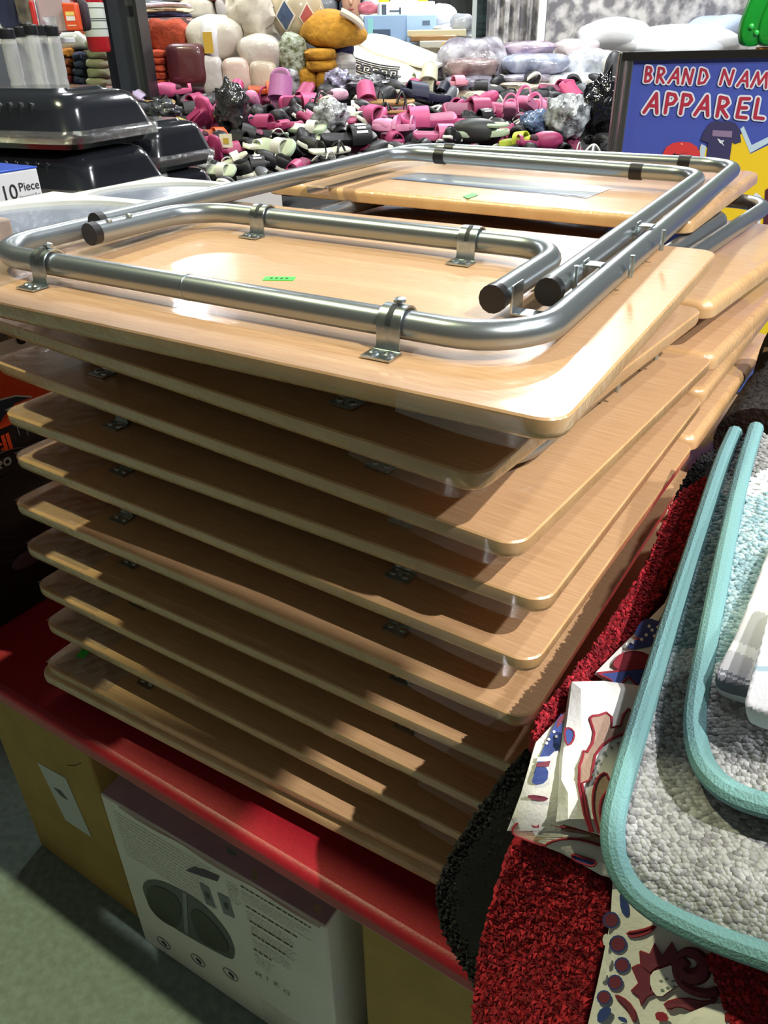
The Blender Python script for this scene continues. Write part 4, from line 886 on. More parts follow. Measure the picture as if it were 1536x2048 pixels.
for i, (rc, lb, col) in enumerate((((402, 116, 446, 184), 'pale grey plastic bag of bedding below the cream comforter', (196, 190, 190)), ((445, 120, 502, 184), 'blush pink plastic bag of bedding second in the lower row', (214, 190, 180)), ((500, 126, 556, 184), 'beige plastic bag of bedding below the wrapped cushion', (204, 190, 172)))):
    bundle('bedding_bag', lb, 'bag', rc, 4.92, M(col, .5, coat=.7, crough=.15, bump=.8, bscale=14), e=4, lump=.05, group='bagged bedding in the lower row')
bundle('comforter', 'puffy cream comforter bulging at the top edge, left of the diamond bolster', 'comforter', (450, -30, 548, 76), 5.05, CREAM, e=2.2, lump=.18, freq=6)
t = bundle('bolster', 'tan wrapped bolster patterned with blue and red diamonds', 'bolster', (532, -25, 648, 76), 5.12, M((184, 170, 142), .4, coat=1, crough=.08, bump=.15, bscale=12), e=2.2, lump=.02)
c, w, h = krect(532, -25, 648, 76, 5.12)
def dia(cx, cy, rx, rz_, col, wh):
    m = MB(); dd = w*.8
    def pt(x, z, l):
        xx, zz = x/(w/2), (z-h/2)/(h/2); yy = max(.05, 1-abs(xx)**2.2-abs(zz)**2.2)**(1/2.2); return (x, -dd/2*yy*1.02-l, z)
    P = [(cx+rx*s*a, cy+rz_*q*b) for a, b in ((1, 0), (0, 1), (-1, 0), (0, -1)) for s, q in ((1, 1),)]
    def fan(l, f, mi):
        g = []
        for i in range(4):
            p, q = np.array(P[i]), np.array(P[(i+1) % 4])
            for j in range(4): g.append(np.array((cx, cy))*(1-f)+(p+(q-p)*j/4)*f)
        vs = [pt(cx, cy, l)]+[pt(a, b, l) for a, b in g]; n = len(g); m.add(vs, [(0, 1+i, 1+(i+1) % n) for i in range(n)], mi)
    fan(.004, 1.0, 1); fan(.006, .82, 0); m.build('diamond', [M(col, .5, coat=.6), M((228, 220, 206), .5, coat=.6)], t, smooth=0)
kx = w/116
dia(-18*kx, h*.45, 21*kx, 30*kx, (70, 88, 122), 0); dia(26*kx, h*.42, 17*kx, 26*kx, (176, 86, 82), 0); dia(52*kx, h*.42, 8*kx, 20*kx, (110, 140, 170), 0)
MUST = M((176, 126, 36), .95, var=.18, scale=26, **TEX)
t = bundle('throw_blanket', 'big mustard yellow fleece throw with a cream edge, heaped in the middle', 'blanket', (602, 26, 726, 96), 4.98, MUST, e=2.3, lump=.12, freq=3)
c, w, h = krect(602, 26, 726, 96, 4.98); m = MB(); m.tube([(w*.12+w*.36*math.sin(a), -w*.35*math.cos(a*.5), h*(.98-.42*a/1.5)) for a in np.linspace(.1, 1.5, 10)], .018, 8); m.build('cream_edge', M((232, 222, 204), .9), t)
folded('folded mustard fleece throw below the heaped one', (610, 98, 674, 142), 4.93, 2, [MUST], group='mustard folded throws')
bundle('mustard_throw', 'rolled mustard throw at the left of the lowest row', 'blanket', (596, 138, 634, 182), 4.90, MUST, e=2.4, group='lowest mustard rolls'); bundle('mustard_throw', 'rolled mustard throw at the right of the lowest row', 'blanket', (630, 136, 674, 182), 4.90, MUST, e=2.4, group='lowest mustard rolls')
bundle('tufted_cushion', 'olive cushion with a green and white tufted front', 'cushion', (556, 74, 614, 146), 4.95, M((186, 196, 182), .9, rgb2=(92, 96, 60), scale=40, bump=.8, bscale=60), e=3)
bundle('patterned_pouch', 'small black and white patterned pouch under the tufted cushion', 'pouch', (553, 140, 600, 184), 4.9, M((206, 206, 212), .7, rgb2=(34, 34, 44), scale=22), e=3)
bundle('navy_cushion', 'small navy cushion beside the greek key throw', 'cushion', (668, 80, 708, 112), 5.0, M((26, 26, 66), .8), e=3); bundle('striped_bundle', 'grey and white striped bundle below the navy cushion', 'blanket', (668, 110, 712, 182), 4.98, M((196, 192, 190), .8, rgb2=(120, 116, 120), scale=6, stretch=(1, 1, 9)), e=3.4)
# greek key throw: two draped sheets
def pdepth(p): 
    A = np.array([(1, x, y) for x, y, _ in p]); b = np.array([1/d for *_, d in p]); w = np.linalg.solve(A, b); return lambda x, y: 1/(w @ np.r_[1, x, y])
gd = pdepth([(680, 160, 4.35), (860, 150, 4.35), (760, 66, 4.85)])
c = at(770, 140, d=4.4); t = thing('throw_blanket', 'cream throw with a black greek key border, draped over the heap', 'blanket', c)
IV = M((214, 206, 190), .9, bump=.2, bscale=120)
sg = Sheet([(668, 172), (682, 120), (700, 78), (720, 66), (760, 72), (800, 88), (880, 112), (850, 140), (800, 162), (780, 182)], .0, .05, rnd=12, k=1, dfn=gd); sg.mesh().build('cloth', IV, t, world=True)
t2 = thing('white_sheet', 'plain white sheet sliding off behind the greek key throw', 'cloth', at(820, 100, d=4.6))
sw_ = Sheet([(706, 70), (740, 60), (775, 64), (830, 84), (890, 108), (884, 124), (850, 128), (790, 110), (740, 96)], .085, .03, rnd=10, k=1, dfn=gd); sw_.mesh().build('cloth', M((238, 236, 230), .85), t2, world=True)
mb = MB(); KEY = M((38, 38, 46), .85)
def gk(u, v): return (690+u*112-6*v, 108+u*26+v*34+6*math.sin(u*3))
def kl(pts, r=.006): mb.tube([sg.P(*gk(*p), extra=.004) for p in pts], r, 5)
for v in (.0, .12, .62, .74): kl([(u, v) for u in np.linspace(0, .98, 12)], .0045)
for i in range(6):
    u = .03+i*.158; s = .125
    kl([(u, .24), (u+s, .24), (u+s, .52), (u+s*.4, .52), (u+s*.4, .38), (u+s*.7, .38)])
    kl([(u, .24), (u, .56)])
mb.build('greek_key', KEY, t, world=True)
# person behind the bedding
pc = at(703, 30, y=6.75)
t = thing('person', 'person in a black top standing behind the bedding, only chin and shoulder in view', 'person', (pc[0], 6.8, 0))
zc = pc[2]
def skin(vs, es, rad, name, mat, parent, lv=2):
    me = bpy.data.meshes.new(name); me.from_pydata([tuple(v) for v in vs], es, []); o = bpy.data.objects.new(name, me); COL.objects.link(o); o.parent = parent
    m_ = o.modifiers.new('skin', 'SKIN'); m_.use_smooth_shade = True
    lay = me.skin_vertices[0].data if me.skin_vertices else None
    if lay is None:
        bm = bmesh.new(); bm.from_mesh(me); bm.verts.layers.skin.verify(); bm.to_mesh(me); bm.free(); lay = me.skin_vertices[0].data
    for i, r in enumerate(rad): lay[i].radius = (r, r*.8) if np.isscalar(r) else r
    lay[0].use_root = True
    s_ = o.modifiers.new('sub', 'SUBSURF'); s_.levels = lv; s_.render_levels = lv; me.materials.append(mat); return o
hd = zc+.11; sh_ = zc-.10; hp = zc-.58
V = [(0, 0, hp), (0, 0, hp+.22), (0, 0, sh_-.06), (0, -.005, sh_+.03), (0, -.02, zc-.03), (0, -.03, zc+.03), (0, -.025, hd), (0, -.01, hd+.09)]
Es = [(0, 1), (1, 2), (2, 3), (3, 4), (4, 5), (5, 6), (6, 7)]; Rd = [.14, .13, (.15, .10), .055, .052, .066, .082, .07]
for s in (-1, 1):
    i = len(V); V += [(s*.17, 0, sh_-.01), (s*.22, .0, sh_-.28), (s*.21, -.10, sh_-.50), (s*.20, -.16, sh_-.56)]; Es += [(2, i), (i, i+1), (i+1, i+2), (i+2, i+3)]; Rd += [.062, .045, .034, .03]
    j = len(V); V += [(s*.09, 0, hp-.12), (s*.10, .01, hp*.5), (s*.10, .02, .08), (s*.10, -.10, .04)]; Es += [(0, j), (j, j+1), (j+1, j+2), (j+2, j+3)]; Rd += [.09, .06, .04, .035]
SKN = M((206, 160, 134), .55)
skin(V, Es, Rd, 'body', SKN, t)
m = MB(); m.blob((0, -.098, zc+.035), (.022, .008, .007), 2.2, nu=14, nv=8); m.build('mouth', M((170, 92, 88), .5), t)
m = MB(); m.blob((0, -.112, zc+.075), (.014, .018, .022), 2.0, nu=12, nv=8); m.build('nose', SKN, t)
for s in (-1, 1):
    m = MB(); m.blob((s*.03, -.094, zc+.115), (.012, .006, .006), 2.0, nu=10, nv=6); m.build('eye', M((40, 30, 28), .3), t)
m = MB(); m.blob((0, .02, zc+.15), (.095, .10, .10), 2.2, .03); m.blob((0, .05, zc+.03), (.075, .045, .12), 2.2, .03); m.build('hair', M((36, 28, 26), .7), t)
TV = [V[0], V[1], V[2], (0, 0, sh_+.0)]+[(s*.17, 0, sh_-.005) for s in (-1, 1)]+[(s*.22, 0, sh_-.26) for s in (-1, 1)]
skin(TV, [(0, 1), (1, 2), (2, 3), (2, 4), (2, 5), (4, 6), (5, 7)], [.155, .145, (.165, .115), .075, .075, .075, .06, .06], 'black_top', M((20, 20, 24), .85), t)
# boxes and oddments behind the person and the throw
for rc, Y, lb, nm, col, kind in (((757, 6, 868, 34), 6.15, 'white box with grey picture on top of the blue boxes', 'white_box', (226, 228, 232), 'c'), ((728, 34, 812, 80), 6.1, 'pale blue picture box at the left of the pair behind the throw', 'blue_box', (150, 180, 220), 'c'), ((812, 34, 872, 84), 6.1, 'light blue box at the right of the pair behind the throw', 'blue_box', (168, 200, 236), 'c')):
    t = carton(nm, lb, rc, Y, M(col, .5), yaw=.05)
    c, w, h = krect(*rc, Y)
    if nm == 'white_box':
        m = MB(); m.box((-w*.42, -w*.352, h*.5), (w*.08, .002, h*.7)); m.box((-w*.22, -w*.352, h*.45), (w*.2, .002, h*.09)); m.box((-w*.13, -w*.352, h*.45), (w*.03, .002, h*.4)); m.build('printed_picture', M((84, 92, 104), .6), t)
    elif rc[0] < 800:
        m = MB(); m.box((-w*.1, -w*.352, h*.3), (w*.42, .002, h*.34)); m.box((-w*.36, -w*.352, h*.5), (w*.14, .002, h*.8), mi=1); m.build('printed_picture', [M((70, 90, 120), .6), M((140, 206, 210), .6)], t)
    else:
        m = MB(); m.box((w*.15, -w*.352, h*.72), (w*.25, .002, h*.16)); m.box((-w*.2, -w*.352, h*.2), (w*.1, .002, h*.12)); m.build('printed_picture', M((92, 112, 140), .6), t)
c, w, h = krect(757, 6, 868, 34, 6.15)
for px in (768, 848):
    q = at(px, 6, y=6.3); t = thing('yellow_handle', 'yellow plastic handle standing on the white box, %s one' % ('left' if px < 800 else 'right'), 'handle', (q[0], 6.42, c[2]+h/2), group='yellow handles'); m = MB(); m.box((0, 0, .05), (.07, .03, .10)); m.build('grip', M((232, 206, 40), .5), t, bevel=.008)
for rc, Y, lb, nm, col in (((716, 6, 758, 28), 6.42, 'pink and white packet stacked left of the white box', 'pink_packet', (206, 110, 128)), ((718, 26, 762, 44), 6.42, 'white folded sheet under the pink packet', 'white_sheet', (232, 232, 228)), ((866, 12, 912, 48), 6.2, 'white plastic bag beside the white box', 'white_bag', (238, 240, 244)), ((902, 30, 948, 60), 6.0, 'grey plastic bag left of the thin steel post', 'grey_bag', (170, 174, 184)), ((866, 50, 950, 78), 6.05, 'low white and grey plastic bag under the grey one', 'white_bag', (204, 208, 216))):
    bundle(nm, lb, 'bag' if 'bag' in nm else 'packet', rc, Y, M(col, .5, var=.12, scale=12, **SHINY), lump=.1)
carton('dark_crate', 'dark green crate stack at the back between the white bag and the steel post', (866, -40, 946, 34), 6.55, M((40, 46, 44), .6, rgb2=(22, 24, 26), scale=14), cat='crate', part='crate')
carton('teal_packets', 'dark teal packets stacked right of the steel post', (952, -30, 986, 74), 6.3, M((44, 70, 72), .5, rgb2=(20, 24, 28), scale=10, stretch=(1, 1, 4)), cat='packet', part='packet')
for i, (rc, col, lb) in enumerate((((818, 60, 936, 72), (214, 204, 170), 'topmost flat gold-edged tray right of the greek key throw'), ((822, 72, 914, 82), (150, 112, 70), 'second flat brown tray in the small stack'), ((836, 82, 944, 94), (196, 196, 186), 'third flat pale tray in the small stack'), ((846, 94, 912, 108), (120, 112, 96), 'lowest flat grey-brown tray in the small stack'))):
    carton('flat_tray', lb, rc, 5.75-.02*i, M(col, .35, coat=.5), d=.3, yaw=.08*((i % 3)-1), cat='tray', part='tray', group='flat trays')
bundle('gold_pouch', 'small gold foil pouch at the end of the trays', 'pouch', (884, 84, 916, 108), 5.62, M((200, 160, 66), .3, **SHINY))
q = at(949, 40, y=5.9); struct(MB().box((q[0], 5.92, 1.6), (.026, .026, 3.2)).build('trim_1', M((196, 206, 208), .4, metal=.4), smooth=0))
FLOW = M((206, 202, 200), .8, rgb2=(122, 120, 124), scale=11, lo=.42, hi=.60, det=5)
def curtain(label, x0, x1, Y, amp, n, seed):
    a = at(x0, 60, y=Y); b = at(x1, 60, y=Y); t = thing('floral_curtain', label, 'curtain', ((a[0]+b[0])/2, Y, 1.12), group='floral curtains'); w = (b[0]-a[0])
    m = MB(); m.grid(lambda u, v: (w*(u-.5)+.10*(v-1)*0, amp*math.sin(u*n*6.28+seed)+amp*.4*math.sin(u*n*15), v*1.5), 80, 4); m.build('cloth', FLOW, t, smooth=80)
    m = MB(); m.tube([(-w*.55, 0, 1.52), (w*.55, 0, 1.52)], .012, 8); m.build('rail', M((170, 172, 176), .4, metal=.6), t); return t
curtain('grey floral curtain hanging in folds left of the white post', 972, 1082, 6.2, .03, 5, 0)
curtain('wide grey floral bedspread hanging flat at the back right', 1092, 1700, 6.25, .012, 4, 1)
q = at(1084, 40, y=6.05); struct(MB().box((q[0], 6.06, 1.6), (.05, .02, 3.2)).build('trim_2', M((226, 226, 222), .5), smooth=0))
PLS = lambda c, c2, s=14: M(c, .35, rgb2=c2, scale=s, coat=1.0, crough=.10, bump=.5, bscale=18)
for rc, Y, c1, c2, lb in (
  ((872, 84, 1016, 196), 5.15, (196, 196, 206), (120, 112, 124), 'silvery plastic bag of bedding humped behind the purple packs'),
  ((892, 118, 998, 156), 4.98, (170, 150, 150), (104, 78, 80), 'brown and mauve quilt in a clear bag, topmost of the purple packs'),
  ((888, 150, 992, 186), 4.96, (170, 166, 186), (94, 92, 112), 'purple quilt in a clear bag under the brown one'),
  ((900, 182, 990, 222), 4.90, (222, 208, 176), (150, 140, 130), 'beige wrapped sheet at the bottom of the purple packs'),
  ((1008, 84, 1112, 114), 5.30, (196, 176, 190), (140, 122, 150), 'mauve wrapped bedding at the top of the middle pile'),
  ((1004, 110, 1142, 150), 5.05, (196, 204, 224), (116, 124, 156), 'pale blue quilt in a clear bag, second in the middle pile'),
  ((1000, 148, 1104, 166), 5.00, (186, 182, 196), (120, 116, 140), 'thin lilac wrapped sheet in the middle pile'),
  ((988, 164, 1108, 184), 4.96, (214, 206, 190), (158, 146, 128), 'beige folded sheet set fourth in the middle pile'),
  ((984, 182, 1104, 208), 4.93, (204, 196, 182), (142, 130, 112), 'beige folded sheet set at the bottom of the middle pile'),
  ((1086, 150, 1210, 196), 5.00, (236, 238, 242), (188, 194, 204), 'white clear-wrapped bedding between the middle pile and the silver bag'),
  ((1130, 106, 1238, 190), 5.25, (226, 230, 236), (150, 158, 170), 'silver crinkled plastic bag behind the leopard cloth'),
  ((1138, 182, 1222, 232), 4.88, (178, 132, 104), (66, 44, 36), 'brown leopard print cloth in plastic at the right of the beds'),
  ((1112, 80, 1200, 116), 5.45, (234, 226, 228), (206, 176, 180), 'white and pink wrapped bedding above the silver bag')):
    bundle('wrapped_bedding', lb, 'bedding', rc, Y, PLS(c1, c2), e=3.2, lump=.06, freq=4, group='wrapped bedding')
for rc, Y, col, lb in (((1172, 40, 1306, 96), 5.75, (240, 242, 246), 'white pillow at the left of the back heap'), ((1240, 56, 1484, 112), 5.7, (244, 246, 250), 'long white pillow lying in the middle of the back heap'), ((1396, 34, 1500, 78), 6.0, (176, 190, 214), 'pale blue pillow at the right of the back heap'), ((1290, 82, 1450, 130), 5.45, (196, 200, 206), 'clear-wrapped grey pillow just above the blue sign'), ((1060, 92, 1180, 130), 5.6, (236, 238, 242), 'white pillow behind the wrapped bedding')):
    bundle('pillow', lb, 'pillow', rc, Y, M(col, .5, coat=.5, crough=.2, bump=.25, bscale=14), d=.45, e=2.5, lump=.08, group='pillows in the back heap')
# ------------------------------------------------------------------ far shelves at the back
counter('far_shelf', 'far shelf behind the bedding table stacked with blurred goods', -3.4, 3.4, 6.95, 7.6, 1.12, M((110, 110, 112), .7))
PAL = [(198, 190, 188), (150, 70, 66), (70, 74, 92), (214, 206, 190), (120, 124, 132), (206, 150, 120), (44, 48, 54), (228, 230, 234)]
g = np.random.default_rng(5)
for r_ in range(3):
    x = -140.0
    while x < 1000:
        w = g.uniform(46, 80); y0 = 74-(r_+1)*38
        bundle('packed_bundle', 'blurred bundle of goods on the far back shelf, top of the picture', 'bundle', (x, y0, x+w, y0+40), 7.25, M(PAL[int(g.integers(len(PAL)))], .6, var=.2, scale=9, coat=.4), d=.35, e=4, lump=.04, group='bundles on the far shelf'); x += w*1.01
# ------------------------------------------------------------------ shoe bin
HP, HN = V3(0, 3.0, 1.0), V3(0, -.11, 1)/np.linalg.norm(V3(0, -.11, 1))
t = thing('shoe_bin', 'long black display bin under the heap of shoes', 'bin', (.22, 3.75, 0))
LINER = M((18, 18, 21), .9)
m = MB(); w, y0, y1 = 2.5, -1.0, .97
zz = lambda y: 1.0+(y+.75)*.11-.07
m.add([(-w/2, y0, 0), (w/2, y0, 0), (w/2, y1, 0), (-w/2, y1, 0), (-w/2, y0, zz(y0)), (w/2, y0, zz(y0)), (w/2, y1, zz(y1)), (-w/2, y1, zz(y1))], [(3, 2, 1, 0), (4, 5, 6, 7), (0, 1, 5, 4), (1, 2, 6, 5), (2, 3, 7, 6), (3, 0, 4, 7)]); m.build('bin_body', LINER, t)
def foot(L, wt=1.0):
    """outline of a sole, toe towards +x"""
    P = [(-.5, 0), (-.485, .12), (-.42, .165), (-.25, .155), (-.05, .14), (.12, .17), (.28, .195), (.40, .175), (.475, .10), (.5, .0), (.485, -.10), (.42, -.155), (.28, -.175), (.1, -.15), (-.08, -.125), (-.25, -.14), (-.42, -.15), (-.485, -.11)]
    return chaikin(np.array(P)*L*np.array([1, wt]), 1)
_PR = {}
def sole(mb, L, h, mi=0, z=0):
    p = foot(L); f = lambda s, zz_: np.c_[p*s, np.full(len(p), z+zz_)+.012*L/.25*np.clip(p[:, 0]/L, -.5, .5)**2*2]
    mb.loops([f(.93, 0), f(1, h*.25), f(1, h*.8), f(.96, h)], mi)
def band(mb, x0, x1, L, w, h, z, th=.007, mi=0, n=12):
    for s in (0,):
        Lp = []
        for a in np.linspace(0, math.pi, n):
            c, sn = math.cos(a), math.sin(a); o = (c*w, z+sn*h); i = (c*(w-th), z+max(0, sn*(h-th)))
            Lp.append([(x0, o[0], o[1]), (x1, o[0]*.92, o[1]*.97), (x1, i[0]*.92, i[1]*.97), (x0, i[0], i[1])])
        mb.loops(Lp, mi)
def shoe(kind, col):
    """first time builds the shoe and its parts; afterwards copies it"""
    key = (kind, col)
    if key in _PR: return dup(_PR[key])
    L = .25; t = thing('shoe', 'x', 'shoe'); mc = M(col, .5, var=.05, scale=30); dk = M(tuple(c*.72 for c in col), .6); wh = M((226, 226, 220), .6); bk = M((20, 20, 24), .45); grn = M((178, 196, 170), .6)
    if kind in ('slide', 'flip', 'ridge'):
        m = MB(); sole(m, L, .030); m.build('sole', mc, t, smooth=50)
        m = MB(); sole(m, L*.9, .004, z=.0275); m.build('footbed', dk, t, smooth=50)
        m = MB(); band(m, .005, .088, L, .052, .062, .012, .009); m.build('strap', mc, t, smooth=60)
        if kind == 'ridge':
            m = MB()
            for i in range(11): m.box((-.1+i*.02, 0, -.001), (.008, .07, .004))
            m.build('tread', dk, t)
    elif kind == 'clog':
        m = MB(); sole(m, L, .028); m.build('sole', mc, t, smooth=50)
        m = MB(); m.blob((.045, .003, .024), (.084, .048, .046), 2.4, .02, nu=22, nv=12); m.build('upper', mc, t, smooth=70)
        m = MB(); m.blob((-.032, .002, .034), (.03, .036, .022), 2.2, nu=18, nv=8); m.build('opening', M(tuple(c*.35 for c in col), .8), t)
        m = MB(); band(m, -.118, -.1, L, .04, .04, .02, .006); m.build('heel_strap', mc, t, smooth=60)
    elif kind == 'sandal':
        m = MB(); sole(m, L, .016); m.build('sole', mc, t, smooth=50)
        for a, b in (((.03, .045), (.075, -.04)), ((.085, .038), (.025, -.045))):
            m = MB(); m.tube([(a[0]+(b[0]-a[0])*u, a[1]+(b[1]-a[1])*u, .014+.045*math.sin(math.pi*u)) for u in np.linspace(0, 1, 9)], .0065, 8); m.build('strap', bk if sum(col) > 200 else wh, t)
        m = MB(); m.tube([(-.06+.03*math.cos(a)*.5, .04*math.sin(a-1.57), .016+.05*abs(math.cos(a-1.57))) for a in np.linspace(0, math.pi, 9)], .004, 6); m.build('heel_strap', bk if sum(col) > 200 else wh, t)
    elif kind == 'mint':
        m = MB(); sole(m, L, .022); m.build('sole', mc, t, smooth=50)
        m = MB(); sole(m, L*.92, .003, z=.021); m.build('footbed', M((196, 206, 182), .6), t, smooth=50)
        m = MB(); band(m, .01, .065, L, .046, .05, .01, .006); m.build('strap', wh, t, smooth=60)
    elif kind == 'sneaker':
        m = MB(); sole(m, L, .024); m.build('sole', wh, t, smooth=50)
        m = MB(); m.blob((.035, 0, .022), (.088, .044, .048), 2.3, .02); m.blob((-.06, 0, .03), (.062, .038, .062), 2.6, .02); m.build('upper', mc, t, smooth=70)
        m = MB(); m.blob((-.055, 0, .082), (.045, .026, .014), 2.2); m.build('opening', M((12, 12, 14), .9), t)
        m = MB()
        for i in range(4): m.tube([(.0+i*.016, -.022, .068-i*.006), (.006+i*.016, .022, .068-i*.006)], .003, 6)
        m.build('lace', wh, t)
    elif kind == 'lettered':
        m = MB(); sole(m, L, .028); m.build('sole', mc, t, smooth=50)
        m = MB(); band(m, .0, .09, L, .052, .062, .012, .009); st = m.build('strap', mc, t, smooth=60)
        m = MB()
        for i in range(5):
            a = .9+i*.34; m.box((.045, math.cos(a)*.0525, .012+math.sin(a)*.0625), (.05-.012*(i % 2), .011, .0015), rotm(rx=a-math.pi/2))
        m.build('letter_patch', M((232, 234, 240), .6), st)
    elif kind == 'maryjane':
        m = MB(); sole(m, L, .034); m.build('sole', mc, t, smooth=50)
        m = MB(); m.blob((.055, 0, .034), (.068, .047, .036), 2.4, .02); m.build('upper', mc, t, smooth=70)
        m = MB(); band(m, -.03, -.008, L, .048, .072, .012, .006); m.build('strap', mc, t, smooth=60)
        m = MB(); band(m, -.118, -.106, L, .044, .066, .02, .006); m.build('heel_strap', mc, t, smooth=60)
        m = MB(); m.blob((.05, -.012, .074), (.012, .016, .008), 2); m.blob((.05, .012, .074), (.012, .016, .008), 2); m.build('bow', dk, t)
    elif kind == 'mesh':
        m = MB(); sole(m, L, .024); m.build('sole', grn, t, smooth=50)
        m = MB(); m.blob((.03, 0, .024), (.1, .05, .05), 2.3, .02); m.build('upper', mc, t, smooth=70)
        m = MB(); m.tube([(-.06+.055*math.cos(a), .04*math.sin(a), .045) for a in np.linspace(0, 6.28, 18, endpoint=False)], .008, 8, closed=True); m.build('collar', grn, t)
    _PR[key] = t; return t
NSH = 0
def put(kind, px, py, lpx, rz, rx, ry, col, label, group=None, up=0.0):
    p = onplane(px, py, HP, HN); k = ((p-EYE) @ FW)/F; sc = lpx*1.12*k/.25; first = (kind, col) not in _PR
    o = shoe(kind, col); o['label'] = label; o['category'] = 'shoe'
    if group: o['group'] = group
    elif 'group' in o: del o['group']
    R = Matrix.Rotation(math.radians(rz), 4, 'Z') @ Matrix.Rotation(math.radians(ry), 4, 'Y') @ Matrix.Rotation(math.radians(rx), 4, 'X')
    up += .02
    o.matrix_world = Matrix.Translation((p+V3(0, 0, up-.012)).tolist()) @ R @ Matrix.Scale(sc, 4); return o
PINK, DPINK, MAUVE, PALE = (200, 84, 134), (158, 52, 98), (178, 112, 164), (214, 136, 176)
BLK_, CHAR, BRN, MINT, CRM, TAN, NAVY, LBL, ORG, LIL, LIME = (22, 22, 26), (52, 54, 58), (70, 58, 62), (180, 200, 172), (224, 224, 196), (164, 130, 84), (34, 38, 66), (132, 196, 226), (220, 98, 48), (196, 178, 224), (200, 214, 70)
